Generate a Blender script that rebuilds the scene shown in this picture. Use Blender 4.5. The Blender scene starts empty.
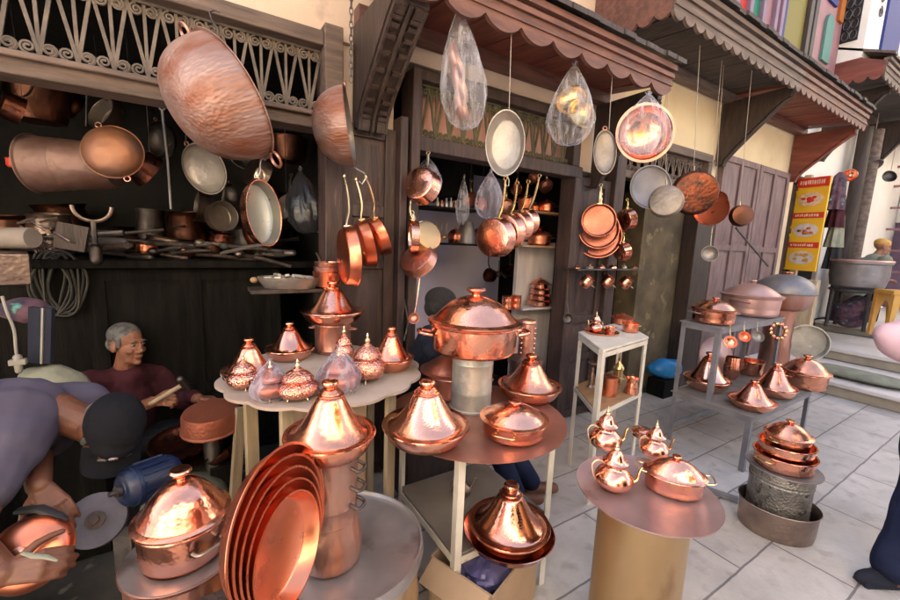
import bpy, bmesh, math, random
from mathutils import Vector, Matrix, Euler, Quaternion, noise
random.seed(7)
PI = math.pi
sc = bpy.context.scene
C = sc.collection

# ------------------------------------------------------------------ camera
FPX = 400.0
CAMP = Vector((0, 0, 1.6))
Zc = -Vector((-110, 2700, 400)).normalized()
Xc = Vector((630, 0, 400)).normalized(); Xc = (Xc - Xc.dot(Zc) * Zc).normalized()
Yc = Zc.cross(Xc)
RT = Vector((Xc[0], Yc[0], Zc[0])); DN = Vector((Xc[1], Yc[1], Zc[1])); FW = Vector((Xc[2], Yc[2], Zc[2])); UP = -DN
cam = bpy.data.cameras.new('camera'); co = bpy.data.objects.new('camera', cam); C.objects.link(co)
cam.lens = 16; cam.sensor_width = 36; cam.clip_start = .05; cam.clip_end = 400
mw = Matrix((RT, UP, -FW)).transposed().to_4x4(); mw.translation = CAMP
co.matrix_world = mw
sc.camera = co

def ray(px, py): return RT * ((px - 450) / FPX) + DN * ((py - 300) / FPX) + FW
def G(px, py, z=0):
    d = ray(px, py); return CAMP + d * ((z - 1.6) / d.z)
def YP(px, py, Y):
    d = ray(px, py); return CAMP + d * (Y / d.y)
def XP(px, py, X):
    d = ray(px, py); return CAMP + d * (X / d.x)
def U(px, py, dep): return CAMP + ray(px, py) * dep
def dep(p): return (p - CAMP).dot(FW)
def pry(p):
    c = p - CAMP; return 300 + FPX * c.dot(DN) / c.dot(FW)
def wid(p, w):
    """real half width of something w pixels wide standing at p"""
    d = dep(p); lx = (p - CAMP).dot(RT) / d
    return w * d / (2 * FPX) / math.sqrt(1 + lx * lx)
def topz(p, py):
    a, b = p.z, p.z + 3
    for i in range(40):
        m = (a + b) / 2
        if pry(Vector((p.x, p.y, m))) > py: a = m
        else: b = m
    return a
def fit(px, pyf, z, w, top, kb=.7):
    """centre of the base, radius, height of a round thing whose front base edge is at pyf"""
    p = G(px, pyf, z); c = p.copy(); h = Vector((p.x, p.y, 0)).normalized()
    for i in range(4):
        R = wid(c, w); c = p + h * R * kb
    return c, R, topz(c, top) - z
def cd(r, u, t): return (RT * r + UP * u - FW * t).normalized()
def ori(n, up=Vector((0, 0, 1))):
    z = n.normalized(); y = (up - z * up.dot(z))
    if y.length < 1e-4: y = Vector((0, 1, 0)) - z * z.y
    y.normalize(); x = y.cross(z)
    return Matrix((x, y, z)).transposed()

# ------------------------------------------------------------------ materials
def mat(name, c1, c2=None, rough=.6, metal=0., scale=6., detail=4., bump=0., bscale=40., r2=None, coat=0., wave=None, stretch=None, spots=None, hammer=0, hscale=60, spec=.5, blend=(.35, .65)):
    m = bpy.data.materials.new(name); m.use_nodes = True
    N = m.node_tree.nodes; L = m.node_tree.links
    b = N['Principled BSDF']; b.inputs['Roughness'].default_value = rough; b.inputs['Metallic'].default_value = metal
    b.inputs['Coat Weight'].default_value = coat; b.inputs['Specular IOR Level'].default_value = spec
    tc = N.new('ShaderNodeTexCoord'); mp = N.new('ShaderNodeMapping'); L.new(tc.outputs['Object'], mp.inputs['Vector'])
    oi = N.new('ShaderNodeObjectInfo'); va = N.new('ShaderNodeVectorMath'); va.operation = 'SCALE'; va.inputs[0].default_value = (7, 5, 3)
    L.new(oi.outputs['Random'], va.inputs['Scale']); L.new(va.outputs[0], mp.inputs['Location'])
    if stretch: mp.inputs['Scale'].default_value = stretch
    def nz(s, d=4):
        n = N.new('ShaderNodeTexNoise'); n.inputs['Scale'].default_value = s; n.inputs['Detail'].default_value = d
        L.new(mp.outputs[0], n.inputs['Vector']); return n
    if c2 is not None:
        n = nz(scale, detail); r = N.new('ShaderNodeMapRange'); r.inputs[1].default_value, r.inputs[2].default_value = blend
        L.new(n.outputs['Fac'], r.inputs[0])
        mx = N.new('ShaderNodeMix'); mx.data_type = 'RGBA'; mx.inputs[6].default_value = (*c1, 1); mx.inputs[7].default_value = (*c2, 1)
        L.new(r.outputs[0], mx.inputs[0]); last = mx.outputs[2]
        if spots:
            n2 = nz(spots[1], 6); r3 = N.new('ShaderNodeMapRange'); r3.inputs[1].default_value = spots[2]; r3.inputs[2].default_value = spots[2] + .08
            L.new(n2.outputs['Fac'], r3.inputs[0])
            m2 = N.new('ShaderNodeMix'); m2.data_type = 'RGBA'; m2.inputs[7].default_value = (*spots[0], 1)
            L.new(r3.outputs[0], m2.inputs[0]); L.new(last, m2.inputs[6]); last = m2.outputs[2]
        L.new(last, b.inputs['Base Color'])
    else: b.inputs['Base Color'].default_value = (*c1, 1)
    if r2 is not None:
        n = nz(scale * 2.3, 5); r = N.new('ShaderNodeMapRange'); r.inputs[1].default_value = .3; r.inputs[2].default_value = .7
        r.inputs[3].default_value = rough; r.inputs[4].default_value = r2
        L.new(n.outputs['Fac'], r.inputs[0]); L.new(r.outputs[0], b.inputs['Roughness'])
    hsrc = None
    if bump:
        n = nz(bscale, 5); bp = N.new('ShaderNodeBump'); bp.inputs['Strength'].default_value = bump; bp.inputs['Distance'].default_value = .01
        L.new(n.outputs['Fac'], bp.inputs['Height']); hsrc = bp.outputs[0]; L.new(hsrc, b.inputs['Normal'])
    if hammer:
        v = N.new('ShaderNodeTexVoronoi'); v.feature = 'SMOOTH_F1'; v.inputs['Scale'].default_value = hscale
        try: v.inputs['Smoothness'].default_value = .6
        except Exception: pass
        L.new(mp.outputs[0], v.inputs['Vector'])
        bp = N.new('ShaderNodeBump'); bp.inputs['Strength'].default_value = hammer; bp.inputs['Distance'].default_value = .007
        L.new(v.outputs['Distance'], bp.inputs['Height'])
        if hsrc: L.new(hsrc, bp.inputs['Normal'])
        L.new(bp.outputs[0], b.inputs['Normal'])
    return m

M = {}
def cop(k, c1, c2, r, r2, **kw):
    M[k] = mat(k, c1, c2, rough=r, r2=r2, metal=1, **kw)
def worn(k, c1, c2, r, r2, mt, **kw):
    M[k] = mat(k, c1, c2, rough=r, r2=r2, metal=mt, **kw)
cop('copper', (.92, .47, .33), (.82, .34, .22), .13, .30, scale=6, detail=7, hammer=.10, hscale=85, bump=.10, bscale=9, spots=((.70, .24, .15), 4, .64))
worn('copper_rosy', (.46, .165, .115), (.36, .11, .07), .26, .40, .8, scale=6, hammer=.08, hscale=80)
cop('copper_engraved', (.90, .46, .34), (.74, .30, .20), .16, .30, scale=26, detail=8, hammer=.55, hscale=150, blend=(.42, .58))
cop('copper_brown', (.86, .42, .28), (.72, .29, .18), .14, .34, scale=5, detail=8, hammer=.09, hscale=60, spots=((.50, .18, .11), 5, .62))
cop('copper_rose', (.92, .48, .34), (.84, .36, .24), .12, .28, scale=4, detail=7, hammer=.07, hscale=110, bump=.12, bscale=9)
cop('copper_smooth', (.93, .50, .37), (.85, .38, .26), .10, .25, scale=4, bump=.05, bscale=16)
cop('copper_red', (.90, .33, .19), (.82, .25, .135), .26, .34, scale=7, bump=.05, bscale=30)
cop('copper_dull', (.62, .33, .26), (.50, .24, .18), .32, .48, scale=6, hammer=.35, hscale=34)
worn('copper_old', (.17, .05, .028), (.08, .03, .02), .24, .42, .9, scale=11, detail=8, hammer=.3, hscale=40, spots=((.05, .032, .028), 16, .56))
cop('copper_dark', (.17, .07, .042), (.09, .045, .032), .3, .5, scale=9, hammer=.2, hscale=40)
worn('copper_pink', (.62, .38, .33), (.54, .31, .27), .32, .45, .6, scale=5, bump=.1, bscale=30)
cop('copper_tray', (.66, .38, .34), (.52, .28, .25), .24, .42, scale=4, hammer=.12, hscale=120)
worn('copper_wash', (.46, .29, .25), (.42, .17, .105), .28, .46, .8, scale=5, detail=9, hammer=.35, hscale=40, stretch=(1.5, 1.5, .5), spots=((.25, .17, .15), 6, .6))
worn('engraved', (.34, .32, .29), (.20, .185, .17), .36, .5, .7, scale=22, detail=9, hammer=.7, hscale=95, spots=((.10, .09, .08), 26, .58))
worn('tin_smooth', (.34, .33, .29), (.26, .25, .22), .25, .38, .6, scale=4, bump=.06, bscale=14)
worn('copper_soot', (.21, .135, .12), (.13, .062, .044), .42, .6, .5, scale=5, detail=9, hammer=.35, hscale=30, spots=((.08, .05, .04), 6, .58), bump=.3, bscale=9)  # darker copy of the chalky copper, workshop shade put into its colour
worn('copper_chalk', (.31, .205, .185), (.22, .085, .05), .40, .6, .5, scale=4, detail=9, hammer=.45, hscale=30, stretch=(3, 3, .55), spots=((.26, .11, .07), 5, .66), blend=(.40, .66), bump=.3, bscale=9)
worn('copper_redworn', (.52, .17, .095), (.42, .12, .065), .42, .55, .5, scale=6, hammer=.3, hscale=60)
worn('copper_orange', (.27, .115, .058), (.21, .115, .085), .4, .55, .6, scale=6, hammer=.3, hscale=30)
worn('tray_red', (.46, .19, .125), (.34, .165, .135), .30, .5, .6, scale=5, detail=8, bump=.15, bscale=30, spots=((.26, .14, .12), 7, .62))
worn('tray_grey', (.48, .345, .34), (.36, .25, .25), .30, .46, .6, scale=4, detail=8, bump=.15, bscale=24, spots=((.30, .20, .19), 9, .62))
worn('tin', (.40, .365, .33), (.28, .245, .22), .32, .48, .6, scale=5, hammer=.18, hscale=60)
worn('tin_dull', (.27, .235, .21), (.19, .16, .145), .36, .5, .6, scale=6, hammer=.25, hscale=45)
worn('steel', (.50, .47, .48), (.33, .30, .30), .28, .45, .7, scale=4, detail=9, bump=.2, bscale=12, spots=((.24, .19, .18), 5, .64))
worn('galvanised', (.58, .56, .50), (.40, .38, .35), .35, .55, .55, scale=8, bump=.25, bscale=40, spots=((.66, .64, .58), 7, .6))
worn('grey_alu', (.28, .26, .265), (.21, .19, .195), .4, .55, .6, scale=7, bump=.2, bscale=30)
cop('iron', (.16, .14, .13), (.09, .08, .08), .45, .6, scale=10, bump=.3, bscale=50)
cop('brass', (.80, .60, .30), (.66, .46, .20), .2, .34, scale=9)
cop('brass_pale', (.82, .72, .50), (.72, .60, .38), .24, .4, scale=9)
cop('brass_tan', (.58, .42, .24), (.47, .33, .18), .38, .55, spots=((.36, .22, .12), 4, .62), detail=8, scale=3, bump=.15, bscale=18, stretch=(1, 1, .4))
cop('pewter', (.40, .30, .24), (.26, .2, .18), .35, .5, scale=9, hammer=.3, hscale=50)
M['wood_dark'] = mat('wood_dark', (.052, .031, .025), (.024, .015, .012), rough=.6, scale=5, detail=8, bump=.5, bscale=12, stretch=(6, 6, 1))
M['wood_brown'] = mat('wood_brown', (.070, .039, .034), (.032, .019, .017), rough=.6, scale=5, detail=8, bump=.5, bscale=12, stretch=(6, 6, .8), spots=((.15, .10, .09), 9, .68))
M['wood_beam'] = mat('wood_beam', (.15, .10, .078), (.075, .05, .04), rough=.7, scale=5, detail=8, bump=.6, bscale=14, stretch=(.8, 6, 6))
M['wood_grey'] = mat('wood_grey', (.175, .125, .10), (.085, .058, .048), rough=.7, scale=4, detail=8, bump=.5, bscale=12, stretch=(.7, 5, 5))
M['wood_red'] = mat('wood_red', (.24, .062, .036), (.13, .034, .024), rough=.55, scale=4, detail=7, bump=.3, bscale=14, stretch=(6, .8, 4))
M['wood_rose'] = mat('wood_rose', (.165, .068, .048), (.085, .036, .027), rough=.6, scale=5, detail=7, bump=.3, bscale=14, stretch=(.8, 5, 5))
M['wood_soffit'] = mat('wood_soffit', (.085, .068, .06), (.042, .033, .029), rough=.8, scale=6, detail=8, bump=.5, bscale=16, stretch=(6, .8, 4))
M['wood_purple'] = mat('wood_purple', (.21, .135, .135), (.125, .078, .077), rough=.6, scale=5, detail=8, bump=.4, bscale=12, stretch=(5, 5, .8), spots=((.33, .25, .24), 12, .68))
M['wood_pale'] = mat('wood_pale', (.52, .40, .26), (.38, .28, .18), rough=.7, scale=5, detail=8, bump=.3, bscale=14, stretch=(5, 5, .8))
M['wood_shelf'] = mat('wood_shelf', (.40, .24, .13), (.30, .17, .09), rough=.5, scale=4, stretch=(.8, 5, 5))
M['lattice'] = mat('lattice', (.155, .122, .10), (.09, .07, .058), rough=.75, scale=12, bump=.4, bscale=60)
M['lattice_green'] = mat('lattice_green', (.105, .092, .045), (.06, .052, .03), rough=.75, scale=12, bump=.4, bscale=60)
M['plaster'] = mat('plaster', (.68, .54, .42), (.58, .43, .33), rough=.9, scale=2.2, detail=8, bump=.25, bscale=18, spots=((.38, .28, .22), 3, .66))
M['plaster_yellow'] = mat('plaster_yellow', (.76, .62, .40), (.66, .52, .33), rough=.9, scale=2, detail=8, bump=.22, bscale=18, spots=((.46, .36, .25), 3.5, .68))
M['plaster_white'] = mat('plaster_white', (.86, .82, .76), (.80, .75, .69), rough=.9, scale=2, detail=7, bump=.15, bscale=18)
M['plaster_pink'] = mat('plaster_pink', (.62, .34, .28), (.54, .28, .23), rough=.9, scale=3, bump=.2, bscale=20)
M['plaster_sun'] = mat('plaster_sun', (.84, .75, .60), (.76, .66, .51), rough=.9, scale=1.5, bump=.2, bscale=15)
M['lavender_tile'] = mat('lavender_tile', (.66, .63, .82), (.58, .55, .74), rough=.4, scale=3)
M['panel_white'] = mat('panel_white', (.62, .56, .56), (.50, .44, .44), rough=.6, scale=4, bump=.2, bscale=20, stretch=(5, 5, .8))
M['soot'] = mat('soot', (.012, .011, .010), (.005, .0045, .004), rough=.85, scale=3, detail=8, bump=.6, bscale=14)  # near-black walls: the dim interior's shade is put into the colour
M['soot_wood'] = mat('soot_wood', (.011, .0095, .008), (.004, .0036, .0032), spec=.15, rough=.9, scale=4, detail=8, bump=.6, bscale=14, stretch=(5, 5, .7))  # near-black wood, darkened so the workshop's shade sits in the colour
M['moss_wall'] = mat('moss_wall', (.15, .11, .058), (.07, .052, .032), rough=.9, scale=4, detail=8, bump=.6, bscale=14, spots=((.22, .17, .095), 6, .6))
M['white_paint'] = mat('white_paint', (.72, .67, .60), (.60, .54, .47), rough=.45, scale=7, bump=.15, bscale=30, spots=((.36, .27, .19), 16, .68))
M['grey_paint'] = mat('grey_paint', (.22, .21, .225), (.16, .152, .165), rough=.45, scale=7, bump=.15, bscale=30, spots=((.20, .17, .16), 18, .68))
M['cardboard'] = mat('cardboard', (.46, .32, .22), (.38, .26, .17), rough=.85, scale=4, bump=.15, bscale=25)
M['board_grey'] = mat('board_grey', (.24, .20, .175), (.16, .13, .115), rough=.75, scale=4, bump=.2, bscale=20, spots=((.20, .16, .14), 5, .64))
M['paper'] = mat('paper', (.50, .385, .32), (.38, .28, .23), rough=.85, scale=5, bump=.3, bscale=20)
M['skin'] = mat('skin', (.165, .066, .037), (.115, .043, .024), rough=.5, scale=14, bump=.12, bscale=120)
M['skin_old'] = mat('skin_old', (.34, .15, .09), (.25, .10, .06), rough=.5, scale=14, bump=.3, bscale=60)
M['shirt_lav'] = mat('shirt_lav', (.10, .088, .125), (.07, .06, .09), spec=.15, rough=.95, scale=3, detail=6, bump=1., bscale=5)
M['shirt_maroon'] = mat('shirt_maroon', (.07, .02, .028), (.045, .013, .018), spec=.15, rough=.95, scale=5, bump=1., bscale=6)
M['navy'] = mat('navy', (.012, .014, .030), (.008, .009, .02), rough=.9, scale=6, bump=.4, bscale=20)
M['denim'] = mat('denim', (.020, .026, .062), (.010, .013, .034), spec=.15, rough=.95, scale=6, bump=1., bscale=7)
M['black_cloth'] = mat('black_cloth', (.018, .018, .022), (.010, .010, .012), rough=.85, scale=6, bump=.3, bscale=20)
M['cap'] = mat('cap', (.013, .013, .017), (.008, .008, .011), spec=.12, rough=.95, scale=8, bump=.3, bscale=60)
M['pink_cloth'] = mat('pink_cloth', (.70, .46, .52), (.60, .37, .43), rough=.9, scale=4, bump=1., bscale=6)
M['hair_grey'] = mat('hair_grey', (.20, .19, .185), (.07, .066, .064), rough=.7, scale=30, bump=.6, bscale=80)
M['hair_black'] = mat('hair_black', (.008, .0075, .0075), (.014, .012, .011), rough=.9, scale=30, bump=.6, bscale=90)
M['eye'] = mat('eye', (.02, .015, .012), rough=.2)
M['motor_blue'] = mat('motor_blue', (.007, .018, .062), (.005, .011, .034), rough=.4, scale=8, bump=.2, bscale=30, spots=((.05, .045, .045), 12, .62))
M['stone_wheel'] = mat('stone_wheel', (.12, .11, .14), (.075, .07, .09), rough=.8, scale=9, bump=.3, bscale=80)
M['sack'] = mat('sack', (.17, .17, .135), (.10, .105, .085), rough=.95, scale=6, bump=.7, bscale=16)
M['mat_green'] = mat('mat_green', (.28, .28, .21), (.2, .2, .15), rough=.95, scale=8, bump=.5, bscale=40)
M['rubber'] = mat('rubber', (.02, .02, .022), rough=.5)
M['cable'] = mat('cable', (.045, .042, .036), (.025, .023, .02), rough=.6, scale=9)
M['white_plastic'] = mat('white_plastic', (.30, .275, .23), (.22, .2, .17), rough=.5, scale=6)
M['blue_plastic'] = mat('blue_plastic', (.035, .27, .62), (.02, .2, .5), rough=.32, scale=6, bump=.5, bscale=12)
M['red'] = mat('red', (.55, .06, .03), (.42, .04, .02), rough=.4, scale=6)
M['sign_yellow'] = mat('sign_yellow', (.80, .48, .03), (.78, .42, .02), rough=.35, scale=4)
M['sign_red'] = mat('sign_red', (.58, .03, .02), rough=.35)
M['sign_pale'] = mat('sign_pale', (.75, .62, .48), (.6, .36, .2), rough=.4, scale=30)
M['yellow_wood'] = mat('yellow_wood', (.62, .33, .07), (.5, .25, .05), rough=.5, scale=5)
M['frame_violet'] = mat('frame_violet', (.20, .13, .20), (.16, .105, .16), rough=.6, scale=6)
M['frame_pink'] = mat('frame_pink', (.30, .14, .15), (.24, .11, .12), rough=.6, scale=5)
for k, c in dict(glass_yellow=(.20, .165, .04), glass_blue=(.03, .04, .17), glass_green=(.02, .16, .10), glass_teal=(.09, .21, .18), glass_orange=(.36, .11, .02), glass_red=(.45, .04, .03)).items():
    M[k] = mat(k, c, rough=.6, spec=.2)
M['stone_step'] = mat('stone_step', (.68, .62, .58), (.58, .52, .48), rough=.7, scale=3, bump=.3, bscale=16, spots=((.38, .33, .31), 5, .64))
M['riser'] = mat('riser', (.42, .36, .28), (.33, .28, .21), rough=.85, scale=4, bump=.4, bscale=16)
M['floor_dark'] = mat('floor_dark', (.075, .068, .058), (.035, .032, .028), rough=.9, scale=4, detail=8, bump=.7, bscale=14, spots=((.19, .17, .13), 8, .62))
M['cloth_mix'] = mat('cloth_mix', (.03, .022, .045), (.14, .065, .085), rough=.9, scale=14, bump=.4, bscale=30, spots=((.10, .30, .26), 12, .6))
M['white_cord'] = mat('white_cord', (.42, .37, .33), rough=.8)
M['emblem_red'] = mat('emblem_red', (.28, .03, .035), rough=.6)
M['emblem_white'] = mat('emblem_white', (.35, .33, .33), rough=.6)
M['stand_dark'] = mat('stand_dark', (.06, .05, .05), (.035, .03, .03), rough=.6, scale=8)

def plastic(name, col, a0, a1):
    """thin film: clear where seen square on, milky along creases and edges"""
    m = bpy.data.materials.new(name); m.use_nodes = True; N = m.node_tree.nodes; L = m.node_tree.links
    b = N['Principled BSDF']; b.inputs['Base Color'].default_value = (*col, 1); b.inputs['Roughness'].default_value = .16
    b.inputs['Specular IOR Level'].default_value = .8
    tl = N.new('ShaderNodeBsdfTranslucent'); tl.inputs['Color'].default_value = (*col, 1)
    m1 = N.new('ShaderNodeMixShader'); m1.inputs[0].default_value = .35; L.new(b.outputs[0], m1.inputs[1]); L.new(tl.outputs[0], m1.inputs[2])
    tr = N.new('ShaderNodeBsdfTransparent'); mx = N.new('ShaderNodeMixShader')
    tc = N.new('ShaderNodeTexCoord'); mp = N.new('ShaderNodeMapping'); mp.inputs['Scale'].default_value = (7, 7, .6)
    L.new(tc.outputs['Object'], mp.inputs['Vector'])
    n = N.new('ShaderNodeTexNoise'); n.inputs['Scale'].default_value = 4; n.inputs['Detail'].default_value = 3; n.inputs['Distortion'].default_value = .6
    L.new(mp.outputs[0], n.inputs['Vector'])
    r = N.new('ShaderNodeMapRange'); r.inputs[1].default_value = .45; r.inputs[2].default_value = .7; r.inputs[3].default_value = a0; r.inputs[4].default_value = a1
    L.new(n.outputs['Fac'], r.inputs[0])
    lw = N.new('ShaderNodeLayerWeight'); lw.inputs['Blend'].default_value = .3
    ad = N.new('ShaderNodeMath'); ad.operation = 'MULTIPLY_ADD'; ad.inputs[1].default_value = .42; ad.use_clamp = True
    L.new(lw.outputs['Facing'], ad.inputs[0]); L.new(r.outputs[0], ad.inputs[2]); L.new(ad.outputs[0], mx.inputs[0])
    bp = N.new('ShaderNodeBump'); bp.inputs['Strength'].default_value = .3; bp.inputs['Distance'].default_value = .012
    L.new(n.outputs['Fac'], bp.inputs['Height']); L.new(bp.outputs[0], b.inputs['Normal'])
    L.new(tr.outputs[0], mx.inputs[1]); L.new(m1.outputs[0], mx.inputs[2]); L.new(mx.outputs[0], N['Material Output'].inputs[0])
    return m
M['plastic_clear'] = plastic('plastic_clear', (.86, .83, .90), .04, .38)
M['plastic_lilac'] = plastic('plastic_lilac', (.78, .72, .88), .06, .45)
M['plastic_black'] = mat('plastic_black', (.014, .014, .016), (.03, .03, .034), rough=.25, scale=8, bump=.8, bscale=12)
M['plastic_blue_bag'] = mat('plastic_blue_bag', (.12, .11, .28), (.22, .2, .4), rough=.3, scale=8, bump=.8, bscale=14)

def mat_paving():
    m = bpy.data.materials.new('paving_stone'); m.use_nodes = True; N = m.node_tree.nodes; L = m.node_tree.links
    b = N['Principled BSDF']
    tc = N.new('ShaderNodeTexCoord'); mp = N.new('ShaderNodeMapping'); mp.inputs['Location'].default_value = (-2.656, -.036, 0)
    L.new(tc.outputs['Object'], mp.inputs['Vector'])
    br = N.new('ShaderNodeTexBrick'); br.offset = .5; br.inputs['Scale'].default_value = 1
    br.inputs['Brick Width'].default_value = .73; br.inputs['Row Height'].default_value = .345; br.inputs['Mortar Size'].default_value = .006
    br.inputs['Mortar Smooth'].default_value = .3; br.inputs['Bias'].default_value = 0
    br.inputs['Color1'].default_value = (.60, .545, .51, 1); br.inputs['Color2'].default_value = (.50, .445, .415, 1); br.inputs['Mortar'].default_value = (.22, .195, .19, 1)
    nw = N.new('ShaderNodeTexNoise'); nw.inputs['Scale'].default_value = 9; nw.inputs['Detail'].default_value = 5; L.new(tc.outputs['Object'], nw.inputs['Vector'])
    wv = N.new('ShaderNodeVectorMath'); wv.operation = 'MULTIPLY_ADD'; wv.inputs[1].default_value = (.012, .012, 0); L.new(nw.outputs['Color'], wv.inputs[0]); L.new(mp.outputs[0], wv.inputs[2]); L.new(wv.outputs[0], br.inputs['Vector'])
    n = N.new('ShaderNodeTexNoise'); n.inputs['Scale'].default_value = 2.2; n.inputs['Detail'].default_value = 9; n.inputs['Roughness'].default_value = .65
    L.new(tc.outputs['Object'], n.inputs['Vector'])
    r = N.new('ShaderNodeMapRange'); r.inputs[1].default_value = .3; r.inputs[2].default_value = .7; r.inputs[3].default_value = .72; r.inputs[4].default_value = 1.14
    L.new(n.outputs['Fac'], r.inputs[0])
    mx = N.new('ShaderNodeMix'); mx.data_type = 'RGBA'; mx.blend_type = 'MULTIPLY'; mx.inputs[0].default_value = 1
    L.new(br.outputs['Color'], mx.inputs[6]); L.new(r.outputs[0], mx.inputs[7])
    n2 = N.new('ShaderNodeTexNoise'); n2.inputs['Scale'].default_value = 9; n2.inputs['Detail'].default_value = 8
    L.new(tc.outputs['Object'], n2.inputs['Vector'])
    r2 = N.new('ShaderNodeMapRange'); r2.inputs[1].default_value = .55; r2.inputs[2].default_value = .68; r2.inputs[3].default_value = 0; r2.inputs[4].default_value = .38
    L.new(n2.outputs['Fac'], r2.inputs[0])
    m2 = N.new('ShaderNodeMix'); m2.data_type = 'RGBA'; m2.inputs[7].default_value = (.22, .185, .17, 1)
    L.new(r2.outputs[0], m2.inputs[0]); L.new(mx.outputs[2], m2.inputs[6]); L.new(m2.outputs[2], b.inputs['Base Color'])
    b.inputs['Roughness'].default_value = .55
    n3 = N.new('ShaderNodeTexNoise'); n3.inputs['Scale'].default_value = 30; n3.inputs['Detail'].default_value = 8; L.new(tc.outputs['Object'], n3.inputs['Vector'])
    ad = N.new('ShaderNodeMath'); ad.operation = 'MULTIPLY_ADD'; ad.inputs[1].default_value = -1.2; L.new(br.outputs['Fac'], ad.inputs[0]); L.new(n3.outputs['Fac'], ad.inputs[2])
    bp = N.new('ShaderNodeBump'); bp.inputs['Strength'].default_value = .35; bp.inputs['Distance'].default_value = .01
    L.new(ad.outputs[0], bp.inputs['Height']); L.new(bp.outputs[0], b.inputs['Normal'])
    return m
M['paving'] = mat_paving()

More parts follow.
